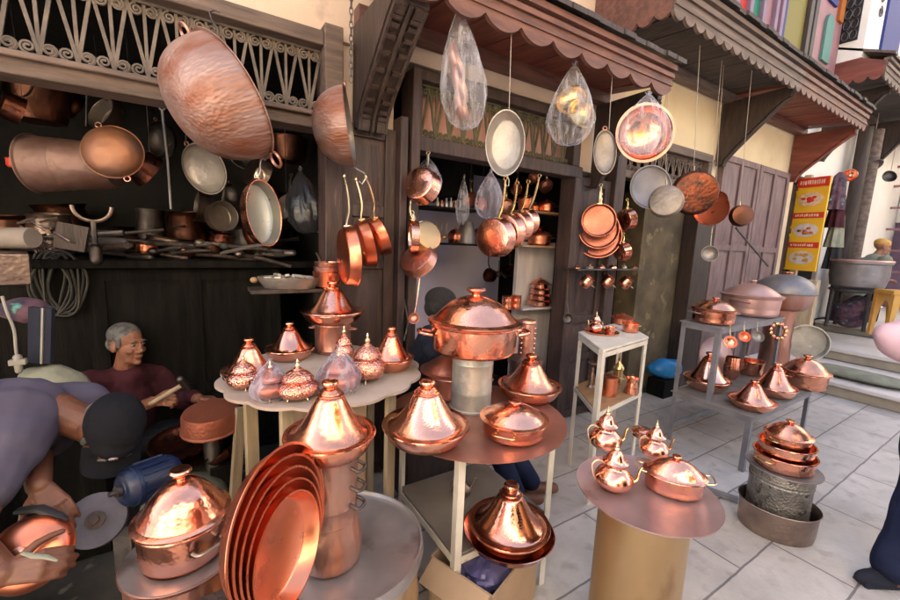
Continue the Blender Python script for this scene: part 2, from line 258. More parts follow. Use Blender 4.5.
# ------------------------------------------------------------------ mesh builder
class MB:
    def __init__(s): s.v = []; s.f = []
    def add(s, vs, fs, mx=None):
        o = len(s.v)
        s.v += [(mx @ Vector(p)) if mx is not None else Vector(p) for p in vs]
        s.f += [tuple(i + o for i in f) for f in fs]; return s
    def box(s, c, d, rot=None):
        x, y, z = [k / 2 for k in d]
        vs = [(-x, -y, -z), (x, -y, -z), (x, y, -z), (-x, y, -z), (-x, -y, z), (x, -y, z), (x, y, z), (-x, y, z)]
        mx = Matrix.Translation(c) @ (Euler(rot).to_matrix().to_4x4() if rot else Matrix())
        return s.add(vs, [(0, 3, 2, 1), (4, 5, 6, 7), (0, 1, 5, 4), (1, 2, 6, 5), (2, 3, 7, 6), (3, 0, 4, 7)], mx)
    def span(s, a, b):
        a = Vector(a); b = Vector(b); return s.box((a + b) / 2, [abs(k) for k in (b - a)])
    def lathe(s, prof, seg=40, sx=1, sy=1, off=(0, 0, 0), mx=None, wob=None):
        vs = []; fs = []; rings = []
        for r, z in prof:
            if r < 1e-6: rings.append([len(vs)]); vs.append((off[0], off[1], off[2] + z))
            else:
                rings.append(list(range(len(vs), len(vs) + seg)))
                for i in range(seg):
                    a = 2 * PI * i / seg; rr = r * (wob(a, z) if wob else 1)
                    vs.append((off[0] + rr * math.cos(a) * sx, off[1] + rr * math.sin(a) * sy, off[2] + z))
        for A, B in zip(rings, rings[1:]):
            if len(A) == 1 and len(B) == 1: continue
            for i in range(seg):
                j = (i + 1) % seg
                if len(A) == 1: fs.append((A[0], B[i], B[j])[::-1] if False else (A[0], B[j], B[i]))
                elif len(B) == 1: fs.append((A[i], A[j], B[0]))
                else: fs.append((A[i], A[j], B[j], B[i]))
        return s.add(vs, fs, mx)
    def tube(s, pts, r, seg=8, closed=False, flat=1.0):
        pts = [Vector(p) for p in pts]; n = len(pts); vs = []; fs = []
        rs = r if isinstance(r, (list, tuple)) else [r] * n
        prev = None
        for i, p in enumerate(pts):
            a = pts[(i - 1) % n] if (closed or i > 0) else p; b = pts[(i + 1) % n] if (closed or i < n - 1) else p
            t = (b - a).normalized() if (b - a).length > 1e-9 else Vector((0, 0, 1))
            if prev is None:
                u = t.cross(Vector((0, 0, 1)))
                if u.length < .05: u = t.cross(Vector((0, 1, 0)))
            else: u = prev - t * prev.dot(t)
            u.normalize(); prev = u; w = t.cross(u)
            for k in range(seg):
                an = 2 * PI * k / seg; vs.append(p + u * rs[i] * math.cos(an) + w * rs[i] * flat * math.sin(an))
        for i in range(n if closed else n - 1):
            j = (i + 1) % n
            for k in range(seg):
                l = (k + 1) % seg; fs.append((i * seg + k, i * seg + l, j * seg + l, j * seg + k))
        if not closed:
            fs.append(tuple(range(seg))[::-1]); fs.append(tuple((n - 1) * seg + k for k in range(seg)))
        return s.add(vs, fs)
    def prism(s, poly, t0, t1, mx=None):
        """poly in the xz plane, extruded along y from t0 to t1"""
        n = len(poly); vs = [(x, t0, z) for x, z in poly] + [(x, t1, z) for x, z in poly]
        fs = [tuple(range(n)), tuple(range(2 * n - 1, n - 1, -1))] + [(i, i + n, (i + 1) % n + n, (i + 1) % n) for i in range(n)]
        return s.add(vs, fs, mx)
    def cap(s, a, b, ra, rb, seg=14):
        a = Vector(a); b = Vector(b); d = b - a; L = d.length
        if L < 1e-6: return s
        q = Vector((0, 0, 1)).rotation_difference(d.normalized()).to_matrix().to_4x4()
        pr = [(ra * math.cos(t), ra * math.sin(t)) for t in [-PI / 2 + PI / 2 * k / 4 for k in range(5)]]
        pr += [(rb * math.cos(t), L + rb * math.sin(t)) for t in [PI / 2 * k / 4 for k in range(5)]]
        pr = [(0 if r < 1e-5 else r, z) for r, z in pr]
        return s.lathe(pr, seg, mx=Matrix.Translation(a) @ q)
    def ell(s, c, d, rot=None, mx=None, seg=18, rings=10):
        pr = [(math.sin(PI * k / rings) if 0 < k < rings else 0, -math.cos(PI * k / rings)) for k in range(rings + 1)]
        m = Matrix.Translation(c) @ ((Euler(rot).to_matrix() if not isinstance(rot, Matrix) else rot).to_4x4() if rot is not None else Matrix()) @ Matrix.Diagonal((*d, 1))
        return s.lathe(pr, seg, mx=(mx @ m) if mx is not None else m)
    def build(s, name, m, parent=None, world=False, smooth=38, bev=0, rm=0, sm=0, dis=0, dsz=.1):
        inv = None
        if world and parent is not None: inv = WM[parent.name].inverted()
        me = bpy.data.meshes.new(name)
        me.from_pydata([tuple(inv @ p) if inv else tuple(p) for p in s.v], [], s.f); me.validate()
        bm = bmesh.new(); bm.from_mesh(me); bmesh.ops.recalc_face_normals(bm, faces=bm.faces); bm.to_mesh(me); bm.free()
        if smooth:
            me.polygons.foreach_set('use_smooth', [True] * len(me.polygons))
            if not rm: me.set_sharp_from_angle(angle=math.radians(smooth))
        o = bpy.data.objects.new(name, me); C.objects.link(o); me.materials.append(M[m] if isinstance(m, str) else m)
        if parent is not None: o.parent = parent; WM[o.name] = WM[parent.name].copy()
        else: WM[o.name] = Matrix()
        if rm:
            md = o.modifiers.new('remesh', 'REMESH'); md.mode = 'VOXEL'; md.voxel_size = rm; md.use_smooth_shade = True
            if sm: k = o.modifiers.new('smooth', 'SMOOTH'); k.iterations = sm; k.factor = .5
        if dis:
            tx = bpy.data.textures.new(name + '_folds', 'MARBLE'); tx.noise_scale = dsz; tx.turbulence = 4.5; tx.noise_depth = 1
            md = o.modifiers.new('folds', 'DISPLACE'); md.texture = tx; md.strength = dis; md.mid_level = .5; md.texture_coords = 'LOCAL'
            k = o.modifiers.new('soften', 'SMOOTH'); k.iterations = 2
        if bev:
            md = o.modifiers.new('bevel', 'BEVEL'); md.width = bev; md.segments = 2; md.limit_method = 'ANGLE'; md.angle_limit = math.radians(50)
        return o
WM = {}
def thing(name, label, cat, loc=(0, 0, 0), rot=None, group=None):
    o = bpy.data.objects.new(name, None); C.objects.link(o); o.empty_display_size = .05
    m = Matrix.Translation(Vector(loc))
    if rot is not None: m = m @ (rot.to_4x4() if isinstance(rot, Matrix) else Matrix.Rotation(rot, 4, 'Z'))
    o.matrix_world = m; WM[o.name] = m
    o['label'] = label; o['category'] = cat
    if group: o['group'] = group
    return o
def tag(o, label, cat, group=None):
    o['label'] = label; o['category'] = cat
    if group: o['group'] = group
    return o
def solo(name, label, cat, mb, m, loc, rot=None, group=None, **kw):
    """a thing that is one mesh, given in local coordinates"""
    o = mb.build(name, m, **kw); mm = Matrix.Translation(Vector(loc))
    if rot is not None: mm = mm @ (rot.to_4x4() if isinstance(rot, Matrix) else Matrix.Rotation(rot, 4, 'Z'))
    o.matrix_world = mm; WM[o.name] = mm
    return tag(o, label, cat, group)
def struct(name, mb, m, **kw):
    o = mb.build(name, m, **kw); o['kind'] = 'structure'; return o
def arc(c, r, a0, a1, n, ax='xz'):
    out = []
    for i in range(n + 1):
        a = a0 + (a1 - a0) * i / n; u, v = r * math.cos(a), r * math.sin(a)
        out.append((c[0] + u, c[1], c[2] + v) if ax == 'xz' else (c[0] + u, c[1] + v, c[2]) if ax == 'xy' else (c[0], c[1] + u, c[2] + v))
    return out
def spl(pts, n=6):
    """Catmull-Rom through points of any dimension"""
    P = [tuple(p) for p in pts]; out = []
    for i in range(len(P) - 1):
        p0 = P[max(i - 1, 0)]; p1 = P[i]; p2 = P[i + 1]; p3 = P[min(i + 2, len(P) - 1)]
        for k in range(n):
            t = k / n
            out.append(tuple(.5 * (2 * b + (c - a) * t + (2 * a - 5 * b + 4 * c - d) * t * t + (3 * b - a - 3 * c + d) * t ** 3) for a, b, c, d in zip(p0, p1, p2, p3)))
    out.append(P[-1]); return out

# ------------------------------------------------------------------ makers of copperware
TAG = [0]
def rz(prof, R, H): return [(r * R, z * H) for r, z in prof]
T_DISH = spl([(0, 0), (.58, 0), (.72, .02), (.84, .09), (.91, .18), (.935, .235)], 3) + [(.965, .245), (.965, .262), (.90, .262), (.80, .15), (.5, .06), (0, .05)]
T_LID = [(.96, .262), (.995, .268), (1.0, .285), (.99, .30)] + spl([(.96, .295), (.88, .287), (.80, .305), (.70, .36), (.58, .455), (.47, .57), (.375, .68), (.30, .765), (.262, .79)], 3) + \
    [(.285, .797), (.29, .81), (.27, .818), (.225, .826), (.215, .835), (.235, .842), (.235, .852), (.20, .862), (.165, .885), (.13, .89), (0, .90)]
T_KNOB = spl([(.10, .875), (.10, .90), (.125, .915), (.17, .935), (.185, .96), (.17, .985)], 3) + [(.13, .995), (.09, .985), (0, .98)]
def tagine(c, R, H, label, m=None, lean=None, knob=1.0):
    TAG[0] += 1; m = m or ('copper', 'copper_rose', 'copper_brown', 'copper_smooth')[TAG[0] % 4]
    t = thing('tagine', label, 'tagine', c, lean if lean is not None else random.uniform(0, 6), 'copper tagines with conical lids')
    MB().lathe(rz(T_DISH, R, H), 56).build('dish', m, t)
    l = MB().lathe(rz(T_LID, R, H), 56).build('lid', m, t)
    MB().lathe([(r * R * knob, z * H) for r, z in T_KNOB], 24).build('knob', m, l)
    return t
def loop_handle(R, z, a, w, p, r, drop=0):
    u = Vector((math.cos(a), math.sin(a), 0)); v = Vector((-u.y, u.x, 0)); o = Vector((0, 0, z))
    P = [(-w, -.004), (-w, p * .6), (-w * .75, p * .92), (0, p), (w * .75, p * .92), (w, p * .6), (w, -.004)]
    return [o + u * (R + b) + v * a_ + Vector((0, 0, drop * max(b, 0) / p)) for a_, b in spl(P, 4)]
def pot(c, R, hb, hl, label, m='copper', hm='brass_pale', ha=0., handles=2, rot=0., lid=True, sy=1., knob=.20, lid_m=None, group='lidded copper pots', name='lidded_pot', cat='pot', taper=.94, hz=.72, hsize=.3, hr=.05, inside='tin'):
    """casserole: body, domed lid with a spool knob, side handles"""
    t = thing(name, label, cat, c, rot, group)
    body = [(0, 0), (R * taper * .86, 0), (R * taper * .96, .06 * hb), (R * taper, .16 * hb), (R * .985, hb * .9), (R * 1.03, hb * .93), (R * 1.045, hb * .97), (R * 1.03, hb)]
    if m in ('copper', 'copper_smooth'): TAG[0] += 1; m = ('copper', 'copper_rose', 'copper_brown', 'copper')[TAG[0] % 4]
    b = MB().lathe(body + [(R * .97, hb * .99), (R * .95, hb * .2), (R * .85, hb * .08), (0, hb * .07)], 56, sy=sy).build('body', m, t)
    if lid:
        k = MB()
        lp = [(1.0, 0), (1.07, .01), (1.075, .05), (1.0, .09)] + spl([(.95, .10), (.86, .22), (.70, .45), (.48, .66), (.26, .78), (.10, .82)], 4) + [(0, .82)]
        l = MB().lathe([(r * R, hb + .002 + z * hl) for r, z in lp], 56, sy=sy).build('lid', lid_m or m, t)
        kb = spl([(.45, 0), (.4, .15), (.45, .35), (.85, .6), (1, .8), (.85, .98)], 3) + [(.4, 1), (0, .97)]
        kh = hl * .27
        MB().lathe([(r * knob * R, hb + .80 * hl + z * kh) for r, z in kb], 24).build('knob', lid_m or m, l)
    for i in range(handles):
        a = ha + PI * i
        rr = R * (1 if abs(math.cos(a)) > .7 else sy)
        MB().tube(loop_handle(rr, hb * hz, a, R * hsize, R * .26, R * hr, R * .05), R * hr, 8, flat=.7).build('handle', hm, t)
    return t
def teapot(c, H, label, yaw, m='copper_smooth', hm='brass_pale', sm_='brass'):
    """bulbous pot, pointed domed lid, tall loop handle at -x, angular spout at +x"""
    t = thing('teapot', label, 'teapot', c, yaw, 'copper teapots on the round tray table'); s = H
    MB().lathe([(0, 0), (.19 * s, 0), (.21 * s, .02 * s)] + rz(spl([(.22, .03), (.31, .10), (.355, .20), (.335, .30), (.26, .39), (.185, .45), (.175, .50), (.20, .55)], 4), s, s) + [(.19 * s, .555 * s), (0, .54 * s)], 40).build('body', m, t)
    l = MB().lathe(rz([(.235, .545), (.24, .565)] + spl([(.22, .58), (.18, .62), (.155, .67), (.125, .73), (.07, .79)], 4) + [(0, .80)], s, s), 36).build('lid', m, t)
    MB().lathe(rz(spl([(.035, .79), (.055, .82), (.03, .85), (.04, .875), (.018, .92), (.008, 1.0)], 3) + [(0, 1.0)], s, s), 14).build('finial', hm, l)
    MB().tube([(x * s, 0, z * s) for x, z in spl([(-.18, .50), (-.33, .56), (-.43, .46), (-.41, .30), (-.35, .17), (-.27, .12)], 5)], .016 * s, 8).build('handle', hm, t)
    MB().tube([(x * s, 0, z * s) for x, z in spl([(.28, .15), (.39, .19), (.44, .24), (.46, .36), (.49, .46), (.52, .47)], 5)], [.05 * s - .0011 * s * i for i in range(26)], 8, flat=.7).build('spout', sm_, t)
    return t
def sugar_bowl(c, H, label, m='copper_engraved', wrap=None, yaw=0., wide=1.):
    t = thing('sugar_bowl', label, 'sugar bowl', c, yaw, 'small lidded copper sugar bowls'); s = H; w = wide
    for k in range(3):
        a = 2 * PI * k / 3 + .5; MB().tube([(math.cos(a) * r * s, math.sin(a) * r * s, z * s) for r, z in ((.20, .10), (.24, .05), (.27, .0))], [.02 * s, .016 * s, .022 * s], 7).build('foot', 'brass_pale', t)
    MB().lathe([(0, .05 * s)] + [(r * s * w, z * s) for r, z in spl([(.20, .05), (.36, .12), (.44, .24), (.42, .36), (.33, .45), (.29, .48)], 4)] + [(.33 * s * w, .50 * s), (.32 * s * w, .51 * s), (0, .5 * s)], 36).build('bowl', m, t)
    l = MB().lathe([(r * s * w, z * s) for r, z in [(.345, .505), (.35, .53)] + spl([(.32, .55), (.27, .63), (.17, .71), (.10, .75), (.10, .765), (.06, .79)], 4)] + [(0, .80 * s)], 36).build('lid', m, t)
    MB().lathe(rz(spl([(.03, .78), (.055, .83), (.05, .87), (.025, .90), (.03, .94), (.01, 1.0)], 3) + [(0, 1.0)], s, s), 14).build('finial', 'brass_pale', l)
    if wrap:
        pr = [(0, -.002)] + [(r * s * w, z * s) for r, z in spl([(.36, 0), (.47, .16), (.48, .34), (.40, .52), (.29, .7), (.14, .9), (.04, 1.0)], 4)]
        MB().lathe(pr + [(.07 * s, 1.07 * s)], 30, wob=lambda a, z: 1 + .06 * math.sin(7 * a + 20 * z)).build('wrapping', wrap, t)
    return t
def cup_profile(R, d, taper=.92, th=.004):
    o = [(0, 0), (R * taper * .88, 0), (R * taper * .97, d * .05), (R * taper, d * .13), (R, d * .97), (R * 1.015, d)]
    return o
def saucepan(c, R, d, n, up, hl, label, m='copper', inn='copper', hm='brass_pale', group='hanging copper frying pans', name='frying_pan', cat='pan', taper=.92, lug=False, hw=1., ring=False, sx=1.):
    """open pan; c = centre of its opening, n = direction it opens, handle leaves towards up"""
    q = ori(n, up); t = thing(name, label, cat, Vector(c) - n.normalized() * d, q, group)
    pr = cup_profile(R, d, taper)
    MB().lathe(pr + [(R * .985, d), (R * .97, d * .97)], 48, sx=sx).build('body', m, t)
    MB().lathe([(R * .975, d * .985), (R * taper * .97, d * .14), (R * taper * .9, d * .07), (0, d * .06)], 48, sx=sx).build('lining', inn, t)
    if hl > 0:
        y0 = R * .99; h = MB()
        P = [(0, y0 - .002, d * .72), (0, y0 + hl * .12, d * .85), (0, y0 + hl * .35, d * .95 + hl * .05), (0, y0 + hl * .7, d + hl * .06), (0, y0 + hl, d + hl * .04)]
        h.tube(spl(P, 5), [.007 * hw + .003 * hw * math.sin(k / 20 * PI) for k in range(21)], 8, flat=.55)
        h.tube(arc((0, y0 + hl + .012, d + hl * .04), .012, 0, 2 * PI, 14, 'xy')[:-1], .0035, 6, closed=True)
        h.box((0, y0 - .001, d * .72), (.04 * hw, .006, .028 * hw))
        h.build('handle', hm, t)
    if ring:
        MB().tube(arc((0, R * 1.0 + .025, d * .9), .026, 0, 2 * PI, 18, 'xy')[:-1], .005, 7, closed=True).build('handle', hm, t)
    return t
def bowl_prof(R, d, n=9, p=1.0):
    return [(0 if k == 0 else R * math.sin(PI / 2 * k / n) ** p, d * (1 - math.cos(PI / 2 * k / n))) for k in range(n + 1)]
def basin(c, R, d, n, up, label, m='copper_dull', inn='tin_dull', sx=1., rings=1, name='basin', cat='basin', group=None, p=.8, hm='copper_dull', hr=.09):
    """round-bottomed basin or shallow dish; c = centre of its opening"""
    q = ori(n, up); t = thing(name, label, cat, Vector(c) - n.normalized() * d, q, group)
    b = bowl_prof(R, d, 12, p)
    MB().lathe(b + [(R * 1.045, d * .985), (R * 1.05, d), (R * .99, d)], 56, sx=sx).build('body', m, t)
    MB().lathe([(r * .97, z * .97 + .03 * d) for r, z in b][::-1], 56, sx=sx).build('lining', inn, t)
    for k in range(rings):
        y = (1 if k == 0 else -1)
        MB().tube(arc((0, y * (R * 1.04 + R * hr * .8), d), R * hr, 0, 2 * PI, 18, 'xy')[:-1], R * .02 + .001, 7, closed=True).build('handle', hm, t)
    return t
def cord(t, a, b, m='white_cord', r=.0022, name='cord'):
    a = Vector(a); b = Vector(b)
    return MB().tube([a, a.lerp(b, .5) + Vector((.002, .003, 0)), b], r, 6).build(name, m, t, world=True)
def chain(t, a, b, n, m='iron', R=.012, r=.0028):
    a = Vector(a); b = Vector(b); k = MB(); d = (b - a) / n; L = d.length
    q = Vector((0, 0, 1)).rotation_difference(d.normalized()).to_matrix().to_4x4()
    for i in range(n):
        s_ = MB(); pts = [(R * .7 * math.cos(x), 0, L * .68 * math.sin(x)) for x in [2 * PI * j / 12 for j in range(12)]]
        s_.tube(pts, r, 6, closed=True)
        k.add(s_.v, s_.f, Matrix.Translation(a + d * (i + .5)) @ q @ Matrix.Rotation(PI / 2 * (i % 2), 4, 'Z'))
    return k.build('chain', m, t, world=True)
def hook(t, a, b, m='iron', r=.0035):
    a = Vector(a); b = Vector(b); d = b - a; w = RT * d.length * .3
    return MB().tube([a.lerp(b, 0) + w * .6, a + w * .2 - d * .08, a - w * .2, a.lerp(b, .3) - w * .1, a.lerp(b, .6) + w * .25, b + w * .1, b - w * .35, b.lerp(a, .2) - w * .6], r, 7).build('hook', m, t, world=True)
def bag(top, h, w, label, m='plastic_clear', content=None, lean=(0, 0), fl=.6, name='plastic_bag'):
    """knotted clear bag hanging from its top"""
    top = Vector(top); t = thing(name, label, 'bag', top - Vector((0, 0, h)), math.atan2(RT.y, RT.x))
    pr = [(0, .02)] + spl([(.25, 0), (.62, .05), (.95, .2), (1, .36), (.80, .58), (.48, .78), (.16, .93), (.07, .955), (.15, 1.0)], 5)
    sd = random.uniform(0, 6)
    mb = MB().lathe([(r * w, z * h) for r, z in pr], 48, sy=fl, wob=lambda a, z: 1 + .05 * math.sin(9 * a + sd + 6 * z / h) + .035 * math.sin(17 * a - 9 * z / h + sd))
    mb.v = [Vector((p.x + lean[0] * (1 - p.z / h), p.y, p.z + lean[1] * p.x * (1 - p.z / h))) for p in mb.v]
    mb.build('film', m, t, smooth=60)
    MB().tube([(0, 0, h * .955), (.004, .002, h * 1.0), (0, 0, h * 1.03)], .008, 7).build('knot', m, t)
    return t
def flat_bar(mb, a, b, w, th, nrm):
    """rectangular bar from a to b"""
    a = Vector(a); b = Vector(b); d = (b - a).normalized(); n = Vector(nrm); n = (n - d * n.dot(d)).normalized(); s = d.cross(n)
    vs = [p + s * w / 2 * i + n * th / 2 * j for p in (a, b) for i, j in ((-1, -1), (1, -1), (1, 1), (-1, 1))]
    return mb.add(vs, [(0, 3, 2, 1), (4, 5, 6, 7), (0, 1, 5, 4), (1, 2, 6, 5), (2, 3, 7, 6), (3, 0, 4, 7)])
def angle_leg(mb, a, b, c, w=.032, th=.004):
    """an angle-iron upright from a to b whose corner faces away from the point c"""
    a = Vector(a); b = Vector(b)
    sx = 1 if c[0] > a.x else -1; sy = 1 if c[1] > a.y else -1
    for dx, dy, ww, hh in ((sx * w / 2, sy * th / 2, w, th), (sx * th / 2, sy * (w / 2 + th / 2), th, w - th)):
        lo, hi = [Vector((p.x + dx, p.y + dy, p.z)) for p in (a, b)]
        x, y = ww / 2, hh / 2
        vs = [lo + Vector((i * x, j * y, 0)) for i, j in ((-1, -1), (1, -1), (1, 1), (-1, 1))] + [hi + Vector((i * x, j * y, 0)) for i, j in ((-1, -1), (1, -1), (1, 1), (-1, 1))]
        mb.add(vs, [(0, 3, 2, 1), (4, 5, 6, 7), (0, 1, 5, 4), (1, 2, 6, 5), (2, 3, 7, 6), (3, 0, 4, 7)])
    return mb
def panel_door(mb, x0, x1, z0, z1, Y, rows, cols=1, th=.045, rail=.07):
    """board with proud stiles, rails and bevelled fields; seen from -Y"""
    mb.span((x0, Y, z0), (x1, Y + th, z1)); p = .022
    cw = (x1 - x0 - rail) / cols
    for i in range(cols + 1): mb.span((x0 + i * cw, Y - p, z0), (x0 + i * cw + rail, Y - .0005, z1))
    zs = [z0]
    tot = sum(rows); H = z1 - z0 - rail; acc = z0
    for r in rows: acc += H * r / tot; zs.append(acc)
    for z in zs:
        for i in range(cols): mb.span((x0 + i * cw + rail, Y - p + .003, z), (x0 + (i + 1) * cw, Y - .0005, z + rail))
    for a, b in zip(zs, zs[1:]):
        for i in range(cols):
            xa, xb = x0 + i * cw + rail + .03, x0 + (i + 1) * cw - .03; za, zb = a + rail + .03, b - .03
            if xb - xa > .04 and zb - za > .04:
                mb.add([(xa, Y - .001, za), (xb, Y - .001, za), (xb, Y - .001, zb), (xa, Y - .001, zb), (xa + .025, Y - .012, za + .025), (xb - .025, Y - .012, za + .025), (xb - .025, Y - .012, zb - .025), (xa + .025, Y - .012, zb - .025)],
                       [(4, 5, 6, 7), (0, 1, 5, 4), (1, 2, 6, 5), (2, 3, 7, 6), (3, 0, 4, 7)])
    return mb
def spiral(mb, c, r0, sgn, a0, Y, turns=1.7, r=.0045):
    pts = []
    for k in range(22):
        t = k / 21; a = a0 + sgn * 2 * PI * turns * t; rr = r0 * (1 - .82 * t); pts.append((c[0] + rr * math.cos(a), Y, c[1] + rr * math.sin(a)))
    return mb.tube(pts, r, 5)
def lattice(x0, x1, z0, z1, Y, n, m, parent, r=.005):
    mb = MB(); w = (x1 - x0) / n; s = w * .215
    for i in range(n):
        a = x0 + i * w; cx = a + w / 2
        zt, zb = z1 - .012, z0 + .012
        flat_bar(mb, (a, Y, zt), (cx, Y, zb), .014, .010, (0, 1, 0)); flat_bar(mb, (a + w, Y + .001, zt), (cx, Y + .001, zb), .014, .010, (0, 1, 0))
        flat_bar(mb, (cx, Y + .003, zb), (cx, Y + .003, zt), .013, .009, (0, 1, 0))
        for sg, px in ((1, a + w * .27), (-1, a + w * .73)):
            spiral(mb, (px, zt - s), s, sg, PI / 2, Y - .004, r=r)
        for sg, px in ((1, a + w * .0), (-1, a + w * 1.0)):
            spiral(mb, (px + sg * s * 1.05, zb + s), s, -sg, -PI / 2, Y - .004, r=r)
    mb.box(((x0 + x1) / 2, Y, z1 - .004), (x1 - x0, .016, .012)); mb.box(((x0 + x1) / 2, Y, z0 + .004), (x1 - x0, .016, .012))
    return mb.build('transom_grille', m, parent)
def scallop(L, h, n, depth, drop, amp=.5):
    """outline (x,z) of a fascia board L long whose lower edge is scalloped, top at z=0"""
    pts = [(0, 0), (0, -h)]
    for i in range(n):
        for k in range(1, 9):
            x = L * (i + k / 8) / n; pts.append((x, -h - drop * math.sin(PI * k / 8) ** .7))
    pts += [(L, 0)]
    return pts[::-1]

# ------------------------------------------------------------------ light, sky
w = bpy.data.worlds.new('World'); sc.world = w; w.use_nodes = True
nt = w.node_tree; sky = nt.nodes.new('ShaderNodeTexSky'); sky.sky_type = 'NISHITA'; sky.sun_disc = False
SD = Vector((-.42, .74, .62)).normalized()
sky.sun_elevation = math.asin(SD.z); sky.sun_rotation = math.atan2(SD.x, SD.y)
sky.air_density = 1.0; sky.dust_density = 5.0
hs = nt.nodes.new('ShaderNodeHueSaturation'); hs.inputs['Saturation'].default_value = .75; nt.links.new(sky.outputs[0], hs.inputs['Color']); nt.links.new(hs.outputs[0], nt.nodes['Background'].inputs[0]); nt.nodes['Background'].inputs[1].default_value = .13
sl = bpy.data.lights.new('sun', 'SUN'); sl.energy = 5.0; sl.angle = math.radians(.5); sl.color = (1, .93, .82)
so = bpy.data.objects.new('sun', sl); C.objects.link(so); so.rotation_euler = SD.to_track_quat('Z', 'Y').to_euler(); so.location = (0, 0, 12)
vs = sc.view_settings; vs.view_transform = 'Standard'; vs.look = 'None'; vs.gamma = 1; vs.exposure = 2.4; vs.use_curve_mapping = False
sc.cycles.max_bounces = 8; sc.cycles.diffuse_bounces = 4; sc.cycles.glossy_bounces = 4; sc.cycles.transparent_max_bounces = 10; sc.cycles.transmission_bounces = 3
sc.cycles.use_denoising = True; sc.cycles.caustics_reflective = False; sc.cycles.caustics_refractive = False; sc.cycles.sample_clamp_indirect = 6

# ------------------------------------------------------------------ ground
struct('pavement', MB().add([(-60, -60, 0), (90, -60, 0), (90, 60, 0), (-60, 60, 0)], [(0, 1, 2, 3)]), 'paving')
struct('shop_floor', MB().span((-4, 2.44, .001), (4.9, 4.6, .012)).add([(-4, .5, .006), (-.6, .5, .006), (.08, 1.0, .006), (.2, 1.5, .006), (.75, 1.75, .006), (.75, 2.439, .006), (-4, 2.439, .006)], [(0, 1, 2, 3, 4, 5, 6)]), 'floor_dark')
st = MB()
for x, z0, z1, y0 in ((6.15, 0, .17, -2.3), (7.45, .17, .34, -2.3), (9.0, .34, .50, -2.3)):
    st.span((x + .02, y0, z0), (20, 2.38, z1 - .05))
struct('stone_steps', st, 'riser', bev=.01)
st = MB()
for x, x2, z in ((6.13, 7.47, .17), (7.43, 9.02, .34), (8.98, 20, .50)):
    st.span((x, -2.31, z - .05), (x2, 2.385, z))
struct('stone_treads', st, 'stone_step', bev=.012)

# ------------------------------------------------------------------ the copper shops' building
b1 = thing('shop_building', 'cream plastered building holding the two open copper shops', 'building', (0, 2.4, 0))
w1 = MB()
w1.span((-4, 2.4, 2.68), (3.28, 2.72, 6.6)); w1.span((.72, 2.43, 2.26), (1.07, 2.7, 2.68)); w1.span((.72, 2.5, 0), (1.07, 2.7, 2.26))
w1.span((2.68, 2.44, 2.24), (3.28, 2.7, 2.68)); w1.span((3.1, 2.5, 0), (3.28, 2.7, 2.24)); w1.span((-4, 2.46, 0), (-2.0, 2.72, 2.68))
w1.span((-4, 6.3, 0), (3.28, 6.6, 6.6)); w1.span((-4, 2.72, 6.4), (3.28, 6.3, 6.6)); w1.span((-4, 2.72, 0), (-3.8, 6.3, 6.4))
w1.build('wall', 'plaster', b1, world=True)
MB().span((1.2, 2.475, 2.24), (2.68, 2.50, 2.60)).build('wall_panel', 'plaster_pink', b1, world=True)
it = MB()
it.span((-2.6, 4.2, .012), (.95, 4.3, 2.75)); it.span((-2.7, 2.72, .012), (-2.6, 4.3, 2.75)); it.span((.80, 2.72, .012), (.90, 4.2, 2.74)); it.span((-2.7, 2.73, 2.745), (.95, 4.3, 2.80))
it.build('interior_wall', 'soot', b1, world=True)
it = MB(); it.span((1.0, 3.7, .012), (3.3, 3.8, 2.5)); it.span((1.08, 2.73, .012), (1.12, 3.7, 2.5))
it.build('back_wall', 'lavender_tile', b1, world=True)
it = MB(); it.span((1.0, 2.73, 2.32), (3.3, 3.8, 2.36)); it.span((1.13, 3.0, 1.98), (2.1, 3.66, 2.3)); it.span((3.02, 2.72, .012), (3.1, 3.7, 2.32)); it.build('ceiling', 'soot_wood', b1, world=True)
MB().span((2.46, 2.76, .012), (2.93, 2.80, 1.62)).build('side_panel', 'panel_white', b1, world=True)
bm_ = MB()
bm_.span((-2.0, 2.33, 2.60), (.62, 2.47, 2.675)); bm_.span((-2.0, 2.34, 2.175), (.62, 2.48, 2.27)); bm_.span((-2.0, 2.31, 2.235), (.615, 2.345, 2.262))
bm_.span((.62, 2.31, 2.28), (.72, 2.49, 2.71)); bm_.build('beam', 'wood_beam', b1, world=True, bev=.006)
for a_, b_ in (((.62, 2.32, 0), (.72, 2.48, 2.28)), ((1.07, 2.31, 0), (1.12, 2.47, 2.33)), ((1.14, 2.30, 0), (1.20, 2.47, 2.62)), ((2.66, 2.34, 0), (2.74, 2.5, 2.24)), ((3.17, 2.33, 0), (3.3, 2.49, 2.64))):
    MB().span(a_, b_).build('door_post', 'wood_brown', b1, world=True, bev=.006)
bm_ = MB(); bm_.span((1.2, 2.34, 2.575), (2.74, 2.46, 2.64)); bm_.span((1.2, 2.335, 2.155), (2.72, 2.47, 2.245)); bm_.span((2.62, 2.345, 2.245), (2.70, 2.46, 2.575))
bm_.build('transom_beam', 'wood_brown', b1, world=True, bev=.006)
def gr(*a):
    WM_parent = a[7]; o = lattice(*a); o.location = -Vector(WM[WM_parent.name].translation); return o
gr(-2.0, .62, 2.272, 2.598, 2.41, 22, 'lattice', b1, .0062); gr(1.2, 2.62, 2.247, 2.573, 2.41, 13, 'lattice_green', b1, .006)
panel_door(MB(), .722, 1.068, .02, 2.255, 2.395, (.9, 1.5, .55, .8), 1).build('shutter', 'wood_brown', b1, world=True, bev=.004)
panel_door(MB(), 2.745, 3.168, .02, 2.18, 2.40, (.6, .4, .9, .45), 1).build('shutter', 'wood_brown', b1, world=True, bev=.004)
